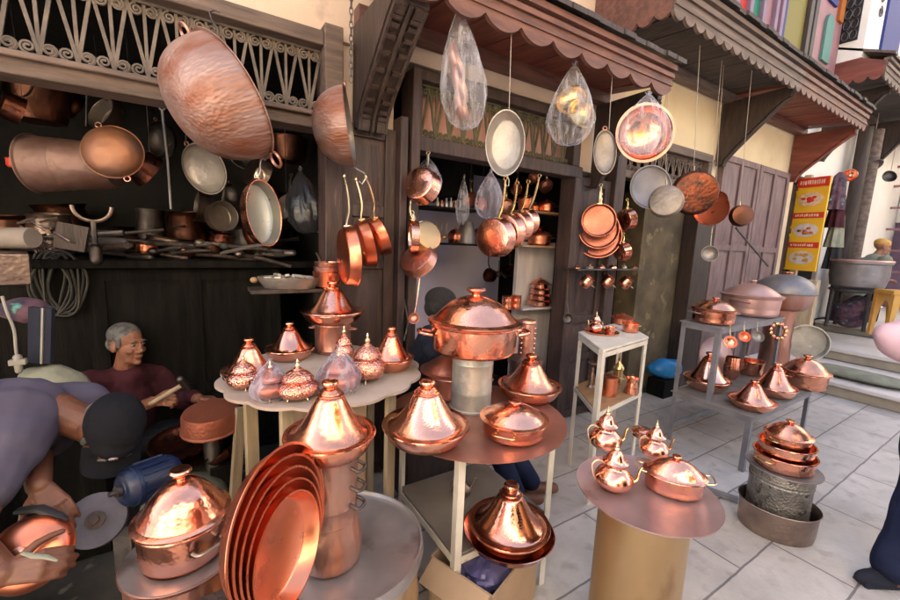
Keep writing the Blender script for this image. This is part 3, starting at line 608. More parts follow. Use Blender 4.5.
# workbench and cupboards in the dark workshop
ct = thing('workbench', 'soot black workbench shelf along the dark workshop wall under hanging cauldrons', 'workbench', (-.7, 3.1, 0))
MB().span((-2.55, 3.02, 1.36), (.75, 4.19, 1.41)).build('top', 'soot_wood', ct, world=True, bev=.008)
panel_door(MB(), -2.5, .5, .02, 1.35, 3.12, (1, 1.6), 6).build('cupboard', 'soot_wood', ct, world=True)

# ------------------------------------------------------------------ second building
b2 = thing('yellow_building', 'yellow cream plastered building with the purple door beyond the copper shops', 'building', (5.2, 2.4, 0))
w2 = MB(); w2.span((3.285, 2.41, 2.62), (7.24, 2.72, 6.6)); w2.span((4.86, 2.43, 2.22), (5.09, 2.7, 2.62)); w2.span((6.98, 2.41, 0), (7.24, 2.72, 2.62))
w2.span((3.285, 6.3, 0), (7.24, 6.6, 6.6)); w2.span((3.285, 2.72, 6.4), (7.24, 6.3, 6.6)); w2.build('wall', 'plaster_yellow', b2, world=True)
i2 = MB(); i2.span((3.3, 4.0, .012), (5.1, 4.1, 2.7)); i2.span((3.285, 2.72, .012), (3.295, 4, 2.6)); i2.span((5.0, 2.74, .012), (5.08, 4, 2.6)); i2.span((5.095, 2.56, .0), (6.97, 2.62, 2.61)); i2.span((3.3, 2.73, 2.55), (5.1, 4.1, 2.6)); i2.build('interior_wall', 'soot', b2, world=True)  # thin wall behind the purple door is added to block leaking sun
MB().span((3.95, 2.525, .0), (4.76, 2.78, 2.2)).build('pier', 'moss_wall', b2, world=True)
p2_ = MB(); p2_.span((4.70, 2.36, 0), (5.08, 2.52, 2.25)); p2_.build('door_post', 'wood_dark', b2, world=True, bev=.006)
p2_ = MB(); p2_.span((3.31, 2.35, 2.56), (4.84, 2.48, 2.64)); p2_.span((3.31, 2.36, 2.24), (4.84, 2.49, 2.31)); p2_.span((4.76, 2.355, 2.31), (4.84, 2.485, 2.56)); p2_.build('transom_beam', 'wood_grey', b2, world=True, bev=.006)
gr(3.31, 4.76, 2.312, 2.558, 2.43, 12, 'wood_grey', b2, .006)
pd = MB(); panel_door(pd, 5.10, 6.02, .02, 2.70, 2.38, (1.3, .9, 1.4), 2); panel_door(pd, 6.04, 6.96, .02, 2.70, 2.38, (1.3, .9, 1.4), 2)
pd.build('door', 'wood_purple', b2, world=True, bev=.004)
# stained glass bay on the upper floor
MB().span((4.4, 2.12, 3.45), (7.2, 2.40, 3.62)).build('bay_sill', 'frame_violet', b2, world=True, bev=.008); MB().span((4.4, 2.12, 5.4), (7.2, 2.4, 5.6)).build('bay_lintel', 'frame_violet', b2, world=True, bev=.008)
def pane(x0, x1, z0, z1, m): return MB().span((x0, 2.17, z0), (x1, 2.20, z1)).build('pane', m, b2, world=True)
fx = MB()
for x in (4.42, 4.70, 4.98, 5.26, 5.40): fx.span((x, 2.13, 3.62), (x + .07, 2.3, 5.4))
fx.build('bay_frame', 'frame_violet', b2, world=True, bev=.006)
fx = MB()
for x in (6.10, 6.24): fx.span((x, 2.125, 3.62), (x + .10, 2.3, 5.4))
fx.build('bay_post', 'wood_dark', b2, world=True, bev=.006)
MB().span((6.36, 2.15, 3.62), (7.2, 2.3, 5.4)).build('bay_panel', 'frame_pink', b2, world=True)
pane(4.49, 4.70, 3.7, 5.3, 'glass_red'); pane(4.77, 4.98, 3.7, 5.3, 'glass_green'); pane(5.05, 5.26, 3.7, 5.3, 'frame_pink'); pane(5.33, 5.40, 3.7, 5.3, 'glass_red')
pane(5.47, 5.62, 3.7, 5.3, 'glass_blue'); pane(5.62, 6.10, 3.7, 5.3, 'glass_yellow')
tl = MB(); pts = [(6.62, 4.0), (6.86, 4.0), (6.86, 4.42)] + [(6.74 + .12 * math.cos(a), 4.42 + .12 * math.sin(a)) for a in [PI * k / 8 for k in range(1, 8)]] + [(6.62, 4.42)]
tl.prism(pts, 2.12, 2.149); tl.build('pane', 'glass_teal', b2, world=True)
MB().span((6.98, 2.12, 4.55), (7.12, 2.149, 5.4)).build('pane', 'glass_orange', b2, world=True)
MB().span((6.60, 2.12, 4.66), (6.86, 2.149, 5.3)).build('pane', 'glass_blue', b2, world=True)

# ------------------------------------------------------------------ third building and the end of the street
b3 = thing('white_building', 'white plastered building with the iron grille window at the end of the street', 'building', (9, 2.4, 0))
w3 = MB(); w3.span((7.26, 1.92, 4.12), (14, 2.75, 7.6)); w3.span((7.26, 2.45, 2.75), (14, 2.75, 4.12)); w3.span((8.9, 2.44, .5), (14, 2.74, 2.75)); w3.span((7.255, 6.3, 0), (14, 6.6, 7.6)); w3.span((7.255, 2.755, 7.4), (14, 6.295, 7.6)); w3.span((7.255, 2.755, 0), (7.30, 6.295, 7.39)); w3.span((13.7, 2.755, 0), (14, 6.295, 7.39)); w3.build('wall', 'plaster_white', b3, world=True)
gw = MB(); gw.span((7.235, 1.99, 4.35), (7.255, 2.16, 6.2)); gw.build('window', 'black_cloth', b3, world=True)
gb = MB()
for k in range(14):
    for a in range(2): gb.tube([(7.228, 2.0 + .075 * a + .0375 + .034 * math.cos(t), 4.42 + .13 * k + .055 * math.sin(t)) for t in [2 * PI * j / 10 for j in range(10)]], .007, 5, closed=True)
gb.build('window_grille', 'iron', b3, world=True)
aw = [(7.85, 4.3), (8.6, 4.3), (8.6, 5.2)] + [(8.225 + .375 * math.cos(a), 5.2 + .4 * math.sin(a)) for a in [PI * k / 10 for k in range(1, 10)]] + [(7.85, 5.2)]
MB().prism(aw, 1.89, 1.918).build('arched_window', 'glass_blue', b3, world=True)
sp = MB(); [spiral(sp, (7.62, 4.75 + .17 * k), .07, 1 if k % 2 else -1, PI / 2, 1.905, r=.008) for k in range(5)]; sp.build('iron_scroll', 'iron', b3, world=True)
d3 = MB(); d3.span((7.27, 2.5, .1), (8.9, 2.6, 2.72)); d3.build('shop_front', 'soot', b3, world=True)
panel_door(MB(), 7.28, 7.62, .05, 2.6, 2.44, (1, 1, 1, 1), 1).build('door', 'wood_dark', b3, world=True)
MB().span((7.63, 2.36, .05), (7.74, 2.49, 2.74)).build('door_post', 'wood_pale', b3, world=True, bev=.006)
e = thing('end_building', 'pale building closing the far end of the stepped street', 'building', (13.5, 0, 0))
ew = MB(); ew.span((13.2, -6, 2.4), (13.6, 2.43, 8)); ew.span((13.2, -6, .5), (13.6, .2, 2.4)); ew.build('wall', 'plaster_white', e, world=True)
MB().span((13.3, .2, .5), (13.5, 2.43, 2.4)).build('shop_front', 'frame_violet', e, world=True)

# ------------------------------------------------------------------ the houses across the street, behind the camera
for k, (xa, xb, hh, lab) in enumerate(((-9, 3.4, 5.0, 'cream building across the street from the copper shops'), (9.5, 16, 5.6, 'cream building across the street beyond the open square'))):  # gap between the two added to let sky light onto the paving
    ob = thing('opposite_building', lab, 'building', ((xa + xb) / 2, -2.5, 0)); ow = MB(); ow.span((xa, -2.9, 2.7), (xb, -2.5, hh)); x = xa
    while x < xb: ow.span((x, -2.9, 0), (min(x + 1.2, xb), -2.5, 2.699)); x += 3
    ow.build('wall', 'plaster_sun', ob, world=True)
    MB().span((xa, -2.96, 0), (xb, -2.91, 2.7)).build('shop_front', 'soot_wood', ob, world=True)
    for x in (-4, -1.2, 1.6, 11, 13.5):
        if xa < x < xb: MB().span((x, -2.495, 3.5), (x + .7, -2.47, 4.4)).build('window', 'wood_dark', ob, world=True, bev=.01)
ya = thing('cloth_awning', 'yellow cloth awning on the house across the street', 'awning', (1.8, -2.5, 2.8))
MB().add([(.7, -2.49, 3.5), (3.3, -2.49, 3.5), (3.3, -1.6, 2.75), (.7, -1.6, 2.75), (.7, -1.58, 2.5), (3.3, -1.58, 2.5)], [(0, 1, 2, 3), (3, 2, 5, 4)]).build('cloth', 'sign_yellow', ya, world=True)

# ------------------------------------------------------------------ awnings
def awning(x0, x1, yf, zf, zw, label, soff, fasc, n, drop, hb, brackets, roofm='wood_dark', ends=()):
    t = thing('awning', label, 'awning', ((x0 + x1) / 2, 2.4, zf), None, 'wooden awnings over the shop fronts')
    for a, b, m in soff:
        s_ = MB(); k = int((b - a) / .13)
        for i in range(k):
            xa = a + (b - a) * i / k; xb = a + (b - a) * (i + 1) / k - .006
            dz = random.uniform(-.004, .004)
            s_.add([(xa, yf + .03, zf + .05 + dz), (xb, yf + .03, zf + .05 + dz), (xb, 2.39, zw + dz), (xa, 2.39, zw + dz), (xa, yf + .03, zf + .075), (xb, yf + .03, zf + .075), (xb, 2.39, zw + .025), (xa, 2.39, zw + .025)],
                   [(0, 3, 2, 1), (4, 5, 6, 7), (0, 1, 5, 4), (1, 2, 6, 5), (2, 3, 7, 6), (3, 0, 4, 7)])
        s_.build('soffit', m, t, world=True)
    for a, b, m in fasc:
        L = b - a; f = MB(); nn = max(2, int(n * L))
        f.prism(scallop(L, hb, nn, 0, drop), -.012, .012, Matrix.Translation((a, yf, zf + hb)))
        f.span((a, yf - .03, zf + hb * .62), (b, yf - .013, zf + hb * .85)); f.span((a, yf - .045, zf + hb), (b, yf + .02, zf + hb + .035)); f.span((a, yf - .022, zf + hb * .2), (b, yf - .0125, zf + hb * .34))
        f.build('fascia', m, t, world=True)
        s_ = MB(); s_.span((a, 2.30, zw - .09), (b, 2.388, zw - .006)); s_.build('wall_plate', m, t, world=True, bev=.004)
    r = MB(); k = int((x1 - x0) / .11); zt = zf + hb + .04
    for i in range(k):
        xa = x0 - .04 + (x1 - x0 + .08) * i / k; xb = xa + (x1 - x0 + .08) / k * 1.0 - .002; j = random.uniform(-.012, .008); jz = random.uniform(-.003, .003)
        y0 = yf - .075 + j
        r.add([(xa, y0, zt + jz), (xb, y0, zt + jz), (xb, 2.4, zt + .33 + jz), (xa, 2.4, zt + .33 + jz), (xa, y0, zt + .03 + jz), (xb, y0, zt + .03 + jz), (xb, 2.4, zt + .36 + jz), (xa, 2.4, zt + .36 + jz)],
              [(0, 3, 2, 1), (4, 5, 6, 7), (0, 1, 5, 4), (1, 2, 6, 5), (2, 3, 7, 6), (3, 0, 4, 7)])
    r.build('roof', roofm, t, world=True, smooth=0)
    for x, wd, m, zb in brackets:
        k = MB(); mx = Matrix(((0, 1, 0, x), (1, 0, 0, 0), (0, 0, 1, 0), (0, 0, 0, 1)))
        prof = [(2.395, zb), (2.395, zw - .09), (yf + .05, zf + .03), (yf + .05, zf - .05)] + spl([(yf + .06, zf - .06), (yf + .16, zf - .13), (2.28, zb + .12), (2.34, zb)], 4)
        k.prism(prof, 0, wd, mx)
        lo = spl([(yf + .06, zf - .06), (yf + .16, zf - .13), (2.28, zb + .12), (2.34, zb)], 5)
        for off in (.0, .5, 1.0):
            xx = x + (wd - .03) * off + .015
            k.tube([(xx, y - .012, z - .012) for y, z in lo], .012, 6)
        for i in range(len(lo) - 1):
            for h in (.25, .75):
                y, z = [lo[i][q] * (1 - .5) + lo[i + 1][q] * .5 for q in (0, 1)]; k.box((x + wd * h, y - .008, z - .006), (wd * .26, .02, .028), (math.atan2(lo[i + 1][1] - lo[i][1], lo[i + 1][0] - lo[i][0]), 0, 0))
        k.build('bracket', m, t, world=True)
    for x, m in ends:
        e_ = MB(); mx = Matrix(((0, 1, 0, x), (1, 0, 0, yf), (0, 0, 1, zf + hb), (0, 0, 0, 1)))
        L = 2.39 - yf
        e_.prism(scallop(L, hb * .9, 5, 0, drop), -.012, .012, mx)
        e_.prism([(0, 0), (L, 0), (L, .3)], -.012, .012, mx)
        e_.build('end_board', m, t, world=True)
    return t
awning(.80, 2.95, 1.80, 2.74, 2.86, 'red painted wooden awning with rounded scallops over the second copper shop', [(.98, 2.95, 'wood_red')], [(.80, 2.95, 'wood_rose')], 4.3, .055, .12,
       [(.80, .19, 'wood_dark', 2.22), (2.90, .05, 'wood_dark', 2.1)])
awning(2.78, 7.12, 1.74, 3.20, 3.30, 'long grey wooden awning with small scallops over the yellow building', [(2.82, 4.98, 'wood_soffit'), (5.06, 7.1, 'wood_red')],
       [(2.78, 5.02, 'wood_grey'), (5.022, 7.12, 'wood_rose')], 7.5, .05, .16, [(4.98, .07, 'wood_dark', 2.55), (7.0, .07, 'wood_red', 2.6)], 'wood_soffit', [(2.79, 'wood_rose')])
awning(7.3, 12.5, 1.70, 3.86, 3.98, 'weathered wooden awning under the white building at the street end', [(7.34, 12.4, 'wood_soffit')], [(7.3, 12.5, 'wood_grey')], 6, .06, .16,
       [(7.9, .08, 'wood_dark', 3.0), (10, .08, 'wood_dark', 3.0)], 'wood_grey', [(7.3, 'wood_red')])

YAW = math.atan2(RT.y, RT.x)
# ------------------------------------------------------------------ round tray table on a white angle iron frame
ZT = .80
tc_, TR, _ = fit(473, 463, ZT, 178, 300, 1.0)
t = thing('display_table', 'round copper tray table on white angle iron legs', 'table', (tc_.x, tc_.y, 0))
MB().lathe([(0, -.006), (TR * .98, -.006), (TR, -.002), (TR * 1.0, .0), (TR * .99, -.001), (0, -.001)], 72, off=(0, 0, ZT)).build('tabletop', 'tray_red', t)
LG = .262; SZ = .36
for sx, sy in ((-1, -1), (1, -1), (1, 1), (-1, 1)):
    angle_leg(MB(), (sx * LG, sy * LG, 0), (sx * LG, sy * LG, ZT - .01), (0, 0)).build('leg', 'white_paint', t)
for z in (ZT - .025, SZ - .02):
    for s in (-1, 1):
        MB().box((0, s * LG, z), (2 * LG - .05, .005, .03)).build('rail', 'white_paint', t); MB().box((s * LG, 0, z), (.005, 2 * LG - .05, .03)).build('rail', 'white_paint', t)
MB().box((0, 0, SZ - .001), (2 * LG - .012, 2 * LG - .012, .012)).build('shelf', 'board_grey', t, bev=.002)

c, R, H = fit(425, 454, ZT, 87, 380, .6); tagine(c, R, H, 'copper tagine on the front left edge of the round tray table')
c, R, H = fit(528, 404, ZT, 64, 354, .6); tagine(c, R, H, 'copper tagine on the back right of the round tray table')
c, R, H = fit(512, 446, ZT, 64, 402, .8); pot(c, R, H * .5, H * .5, 'shallow lidded copper pot at the front of the round tray table', 'copper', 'brass', rot=.6)
c, R, H = fit(452, 402, ZT, 62, 352, .8); pot(c, R, H * .55, H * .45, 'lidded copper pot half hidden behind the galvanised can', 'copper_dull', 'copper', rot=2.2)
c, R, H = fit(470, 415, ZT, 40, 351, 1.0)
mb = MB().lathe([(0, 0), (R * 1.05, 0), (R * 1.05, .008), (R, .012), (R, H * .30), (R * 1.015, H * .32), (R, H * .34), (R, H * .8), (R * 1.02, H * .82), (R, H * .84), (R, H - .006), (R * 1.03, H - .003), (R * 1.03, H), (0, H)], 40)
solo('metal_can', 'upturned galvanised can under the big lidded copper pot', 'can', mb, 'galvanised', c)
c2 = Vector((c.x, c.y, c.z + H)); Rb = wid(c2, 87)
zb = topz(c2, 322) - c2.z; zt = topz(c2, 290) - c2.z
pot(c2, Rb, zb, zt - zb, 'biggest copper pot with a domed lid raised on the galvanised can', 'copper', 'copper', rot=YAW + .15, knob=.23, taper=.95, hz=.62, hsize=.2, hr=.055)
c, R, H = fit(524, 378, ZT, 32, 320, .8)
t = thing('coffee_urn', 'tall riveted copper urn with a tube chimney behind the tagine', 'urn', c)
MB().lathe([(0, 0), (R, 0), (R, H * .2), (R * 1.1, H * .22), (R * 1.1, H * .3), (R * .5, H * .36), (0, H * .36)], 36).build('base', 'pewter', t)
MB().lathe([(0, H * .34), (R * .52, H * .34), (R * .50, H * .66), (R * .45, H * .94), (R * .55, H * .96), (R * .5, H), (0, H)], 28).build('chimney', 'copper_dull', t)
rv = MB()
for k in range(6):
    for a in (-.6, -2.4): rv.ell((R * .52 * math.cos(a + YAW), R * .52 * math.sin(a + YAW), H * (.42 + .09 * k)), (.008, .008, .007), seg=8, rings=5)
rv.build('rivets', 'copper', t)
zs = SZ + .006
c, R, H = fit(506, 566, zs, 88, 484, .8)
solo('serving_tray', 'copper tray under the tagine on the lower shelf', 'tray', MB().lathe([(0, 0), (R * .80, 0), (R * .92, .012), (R * 1.02, .045), (R * 1.04, .047), (R * 1.02, .048), (R * .90, .014), (R * .78, .004), (0, .004)], 56), 'copper_smooth', c)
c2 = c + Vector((0, 0, .0045)); tagine(c2, R * .93, H, 'copper tagine on a tray on the lower shelf of the round tray table', knob=1.0)
c, R, H = fit(461, 499, zs, 15, 474, .8)
t = thing('small_kettle', 'small brass kettle standing at the back of the lower shelf', 'kettle', c, YAW)
MB().lathe([(0, 0)] + [(r * R * 1.3, z * H) for r, z in spl([(.7, 0), (1, .2), (.95, .4), (.6, .58), (.5, .66)], 4)] + [(0, .68 * H)], 24).build('body', 'pewter', t)
MB().tube([(R * .9, 0, H * .3), (R * 1.5, 0, H * .5), (R * 1.7, 0, H * .8), (R * 1.9, 0, H * .85)], [.008, .006, .005, .004], 7).build('spout', 'pewter', t)
MB().tube(spl([(-R * .8, 0, H * .3), (-R * 1.4, 0, H * .55), (-R * .8, 0, H * .95), (0, 0, H)], 4), .004, 6).build('handle', 'pewter', t)
t = thing('cardboard_box', 'open cardboard box on the ground under the round tray table', 'box', (tc_.x - .07, tc_.y - .22, .002), .35)
bx = MB(); a_, b_, h_ = .19, .15, .30
for s in (-1, 1): bx.box((s * a_, 0, h_ / 2), (.006, 2 * b_, h_)); bx.box((0, s * b_, h_ / 2), (2 * a_ + .006, .006, h_ - .001))
bx.box((0, 0, .004), (2 * a_, 2 * b_, .006)); bx.build('body', 'cardboard', t)
fl = MB(); fl.box((-a_ - .045, 0, h_ - .03), (.1, 2 * b_ - .02, .005), (0, -.6, 0)); fl.build('flap', 'cardboard', t)
lp = MB().ell((0, 0, 0), (a_ * .84, b_ * .84, .07), seg=48, rings=30)
lp.v = [p + p.normalized() * (.05 * noise.noise(p * 14 + Vector((3, 1, 2))) + .03 * abs(noise.noise(p * 34))) for p in lp.v]; lp.v = [p + Vector((0, 0, h_ - .10)) for p in lp.v]
o = solo('plastic_bag', 'crumpled blue plastic bag stuffed in the open cardboard box', 'bag', lp, 'plastic_blue_bag', (tc_.x - .07, tc_.y - .22, .0), .35)

# ------------------------------------------------------------------ scalloped display table
ZS = .98
sc_ = Vector((.485, 1.83, 0)); SR = .45
t = thing('display_table', 'pale scalloped round table crowded with tagines and sugar bowls', 'table', sc_)
n = 15; pr = []
for i in range(n):
    for k in range(8):
        a = 2 * PI * (i + k / 8) / n; r = SR * (.955 + .045 * math.sin(PI * k / 8)); pr.append((r * math.cos(a), r * math.sin(a)))
tp = MB(); N = len(pr)
tp.add([(x, y, ZS - .012) for x, y in pr] + [(x, y, ZS) for x, y in pr], [tuple(range(N))[::-1], tuple(range(N, 2 * N))] + [(i, (i + 1) % N, (i + 1) % N + N, i + N) for i in range(N)])
tp.build('tabletop', 'paper', t)
MB().span((-.13, -.20, .002), (.13, .16, ZS - .013)).build('pedestal_box', 'cardboard', t, bev=.004)
for x, y in ((-.33, -.12), (-.22, -.26), (.3, .2), (.2, -.3)): MB().box((x, y, (ZS - .012) / 2), (.05, .022, ZS - .014), (0, 0, .4)).build('leg', 'wood_pale', t, bev=.002)
for i, (px, w_, py, top, lab) in enumerate((
        (250, 57, 386, 338, 'copper tagine at the left end of the scalloped table'),
        (290, 51, 362, 322, 'copper tagine at the back of the scalloped table before the dark workshop'),
        (391, 46, 373, 327, 'copper tagine at the right end of the scalloped table'))):
    c, R, H = fit(px, py, ZS, w_, top, .6); tagine(c, R, H, lab)
c, R, H = fit(333, 356, ZS, 36, 322, 1.0)
t = thing('copper_can', 'plain copper can with side lugs carrying a tagine above the scalloped table', 'can', c)
MB().lathe([(0, 0), (R, 0), (R, H * .1), (R * 1.03, H * .13), (R, H * .16), (R, H * .9), (R * 1.04, H * .94), (R * 1.02, H), (0, H)], 36).build('body', 'copper_wash', t)
for s in (0, PI): MB().tube(loop_handle(R, H * .8, YAW + s, R * .2, R * .35, .004), .004, 6).build('handle', 'copper_dull', t)
c2 = c + Vector((0, 0, H)); R2 = wid(c2, 64); tagine(c2, R2, topz(c2, 281) - c2.z, 'copper tagine raised on the plain copper can above the scalloped table')
for px, w_, py, top, wr, wd, lab in (
        (244, 25, 391, 353, None, .95, 'small copper sugar bowl beside the left tagine of the scalloped table'),
        (271, 32, 402, 361, 'plastic_lilac', 1.0, 'plastic wrapped sugar bowl at the front left edge of the scalloped table'),
        (298, 34, 403, 359, None, 1.1, 'round bellied copper sugar bowl at the front edge of the scalloped table'),
        (339, 36, 396, 348, 'plastic_lilac', 1.0, 'plastic wrapped sugar bowl behind the tall copper vessel'),
        (367, 30, 384, 333, None, .85, 'tall copper sugar bowl in front of the right tagine of the scalloped table'),
        (344, 18, 364, 326, None, .62, 'narrow copper sugar bowl at the back beside the raised tagine')):
    c, R, H = fit(px, py, ZS, w_, top, .7); sugar_bowl(c, H, lab, 'copper_engraved' if wd != 1.0 else 'copper_rosy', wr, random.uniform(0, 6), wd)
c, R, H = fit(227, 382, ZS, 9, 374, .7)
solo('trinket', 'tiny blue trinket at the left end of the scalloped table', 'trinket', MB().ell((0, 0, R), (R, R * .8, R)).ell((0, 0, R * 2.1), (R * .5, R * .5, R * .5)), 'motor_blue', c)

# ------------------------------------------------------------------ steel topped drum with the tall vessel and the leaning trays
ZD = .60; dc = Vector((.365, 1.18, 0)); DR = .265
t = thing('metal_drum', 'big drum with a dented steel lid at the front', 'drum', dc)
MB().lathe([(0, .002), (DR * .95, .002), (DR * .95, .2), (DR * .97, .21), (DR * .95, .22), (DR * .95, .4), (DR * .97, .41), (DR * .95, .42), (DR * .95, ZD - .035)], 64).build('body', 'brass_tan', t)
MB().lathe([(DR * .94, ZD - .04), (DR * 1.0, ZD - .04), (DR * 1.015, ZD - .02), (DR * 1.0, ZD + .008), (DR * .975, ZD + .008), (DR * .96, ZD - .004), (0, ZD)], 64).build('lid', 'steel', t)
c, R, H = fit(331, 581, ZD, 63, 452, .9)
t = thing('water_vessel', 'tall worn copper vessel with three dark side handles standing on the steel drum', 'vessel', c, YAW)
MB().lathe([(0, 0)] + [(r * R, z * H) for r, z in spl([(.80, 0), (.96, .05), (1.0, .16), (.96, .28), (.86, .38), (.83, .42)], 4)] + [(R * .86, H * .43), (R * .84, H * .45), (R * .83, H * .56), (R * .855, H * .57), (R * .83, H * .585), (R * .85, H * .8), (R * .88, H * .985), (R * .9, H), (0, H * .99)], 48).build('body', 'copper_wash', t)
for z in (.60, .76, .93): MB().tube(loop_handle(R * .84, H * z, -.25, R * .22, R * .30, .006, -.01), .0055, 7).build('handle', 'iron', t)
c2 = c + Vector((0, 0, H * .995)); R2 = wid(c2, 93); tagine(c2, R2, topz(c2, 380) - c2.z, 'large copper tagine on top of the tall worn vessel')
n_ = cd(.97, .05, .21); upv = UP
pc = U(270, 523, .96)
bt = U(262, 601, .96)
tag(MB().span((bt.x - .13, bt.y - .13, .002), (bt.x + .08, bt.y + .1, bt.z - .012)).build('wooden_crate', 'wood_dark', bev=.006), 'dark crate carrying the leaning stack of copper trays in front of the drum', 'crate')
for i, r in enumerate((.182, .168, .154, .140, .126)):
    q = ori(n_, upv); p = pc - (q @ Vector((.1, 1, 0))).normalized() * (.182 - r) + n_ * .0045 * i
    t = thing('round_tray', ('largest copper tray at the back of the leaning stack on the steel drum', 'second largest copper tray in the leaning stack', 'middle sized copper tray in the leaning stack',
              'second smallest copper tray in the leaning stack', 'smallest copper tray with a bare floor at the front of the leaning stack')[i], 'tray', p, q, 'nested copper trays leaning on the tall vessel')
    MB().lathe([(0, -.002), (r * .84, -.002), (r * .89, .003), (r, .036), (r * 1.02, .038), (r * 1.02, .040)], 64).lathe([(r * 1.02, .040), (r * .985, .040), (r * .875, .006), (r * .83, .002), (0, .002)], 64).build('tray', 'copper_red', t)

# ------------------------------------------------------------------ lidded pots at the lower left
c, R, H = fit(187, 577, .60, 94, 473, .9)
pc2 = Vector((c.x - .005, c.y, 0)); R1 = .150
t = thing('stock_pot', 'wide tall copper stock pot under the lidded pot beside the grinder', 'pot', pc2, .5, 'big pots beside the grinder')
MB().lathe([(0, .002), (R1 * .96, .002), (R1 * 1.0, .02), (R1 * 1.02, .55), (R1 * 1.03, .585), (R1 * 1.08, .592), (R1 * 1.09, .600), (R1 * 1.06, .602), (R1 * .9, .598), (0, .596)], 56).build('body', 'copper_dull', t)
MB().lathe([(R1 * .7, .5985), (R1 * 1.07, .6025), (R1 * 1.07, .604), (R1 * .7, .5999)], 56).build('rim', 'steel', t)
for a in (-.95, -2.2): MB().tube(loop_handle(R1 * 1.02, .54, a - .5, .045, .05, .006), .006, 8).build('handle', 'tin', t)
c.z = .604
pot(c, R, H * .46, H * .54, 'large lidded copper pot with iron handles on the stock pot beside the grinder', 'copper_smooth', 'tin', ha=-1.05, rot=0, knob=.25, taper=.96, hz=.6, hsize=.34, hr=.045, group='big pots beside the grinder')
c, R, H = fit(183, 604, .48, 48, 590, .9)
bs = G(183, 612, .40)
t = thing('copper_bowl', 'upturned copper bowl cut by the bottom edge of the photo', 'bowl', (bs.x, bs.y, .002))
MB().lathe([(0, 0), (.05, 0), (.05, .36), (.02, .37), (0, .37)], 24).build('block', 'wood_dark', t)
MB().lathe([(.085, .36), (.088, .368), (.07, .40), (.04, .42), (0, .425)], 40).build('bowl', 'copper_pink', t)

# ------------------------------------------------------------------ brass drum table with teapots
ZP = .70
c, R, _ = fit(641, 529, ZP, 147, 300, 1.0)
t = thing('display_table', 'round grey copper tray table on a tan brass drum', 'table', (c.x, c.y, 0)); Rd = wid(Vector((c.x, c.y, .5)), 92)
MB().lathe([(0, ZP - .012), (R * .97, ZP - .012), (R * 1.0, ZP - .006), (R * 1.0, ZP), (R * .985, ZP - .002), (0, ZP - .002)], 72).build('tabletop', 'tray_grey', t)
MB().lathe([(0, .002), (Rd, .002), (Rd * 1.005, .02), (Rd, .03), (Rd, ZP - .03), (Rd * 1.01, ZP - .02), (Rd, ZP - .013), (0, ZP - .013)], 64).build('drum', 'brass_tan', t)
for px, py, w_, top, dy, lab in ((604, 452, 30, 406, 0.1, 'copper teapot with a silver handle at the back left of the grey tray'), (612, 494, 40, 440, -.1, 'largest copper teapot at the front left of the grey tray'), (653, 460, 28, 420, .1, 'smallest copper teapot at the back right of the grey tray')):
    cc, RR, HH = fit(px, py, ZP, w_, top, .6); teapot(cc, HH, lab, YAW + dy)
cc, RR, HH = fit(671, 502, ZP, 62, 456, .8)
pot(cc, RR, HH * .5, HH * .48, 'oval lidded copper dish with white metal loop handles on the grey tray', 'copper_smooth', 'brass_pale', rot=YAW - .35, sy=.72, knob=.16, hz=1.0, hsize=.3, hr=.035)
cc, RR, HH = fit(641, 440, ZP, 26, 427, .8)
pot(cc, RR * .8, HH * .6, HH * .3, 'small flat copper pan at the back edge of the grey tray', 'copper', 'brass', knob=.2, rot=YAW)

# ------------------------------------------------------------------ small white rack
t = thing('display_rack', 'small white painted angle iron rack with two shelves', 'rack', (2.4, 1.68, 0), None, 'angle iron display racks')
P = [G(579, 332, 1.0), G(603, 350, 1.0), G(648, 337, 1.0), G(622, 322, 1.0)]
for p in P:
    p.z = 0; cx_, cy_ = sum(q.x for q in P) / 4, sum(q.y for q in P) / 4
    l = angle_leg(MB(), (p.x, p.y, 0), (p.x, p.y, 1.0), (cx_, cy_), .030).build('leg', 'white_paint', t, world=True)
def quad_slab(P, z0, z1, ins=0):
    c = sum((Vector((p.x, p.y, 0)) for p in P), Vector()) / 4; Q = [c + (Vector((p.x, p.y, 0)) - c) * (1 - ins) for p in P]
    return MB().add([(p.x, p.y, z0) for p in Q] + [(p.x, p.y, z1) for p in Q], [(3, 2, 1, 0), (4, 5, 6, 7), (0, 1, 5, 4), (1, 2, 6, 5), (2, 3, 7, 6), (3, 0, 4, 7)])
quad_slab(P, .985, 1.002, -.02).build('top', 'white_paint', t, world=True, bev=.002)
SS = topz(Vector((P[1].x, P[1].y, 0)), 413)
quad_slab(P, SS - .012, SS, .03).build('shelf', 'wood_shelf', t, world=True)
for i in range(4):
    for z in (.965, SS - .02):
        flat_bar(MB(), (P[i].x, P[i].y, z), (P[(i + 1) % 4].x, P[(i + 1) % 4].y, z), .030, .004, (P[i].y - P[(i + 1) % 4].y, P[(i + 1) % 4].x - P[i].x, 0)).build('rail', 'white_paint', t, world=True)
z1 = 1.003
c, R, H = fit(601, 336, z1, 34, 330, 1.0)
solo('serving_tray', 'small round copper tray on top of the white rack', 'tray', MB().lathe([(0, 0), (R, 0), (R * 1.05, .012), (R * 1.0, .008), (0, .003)], 40), 'copper', c)
c, R, H = fit(595, 333, z1 + .004, 13, 311, .7); teapot(c, H, 'tiny pointed copper teapot on the tray of the white rack', YAW + 2.0)
c, R, H = fit(610, 335, z1 + .004, 11, 327, .8)
solo('copper_cup', 'little copper cup on the tray of the white rack', 'cup', MB().lathe(cup_profile(R, H, .85) + [(R * .9, H), (R * .7, .004), (0, .004)], 24), 'copper', c)
c, R, H = fit(630, 333, z1, 17, 323, .8); pot(c, R, H, H * .2, 'low copper pan at the right end of the white rack top', 'copper_red', 'brass', lid=False, handles=1, rot=YAW)
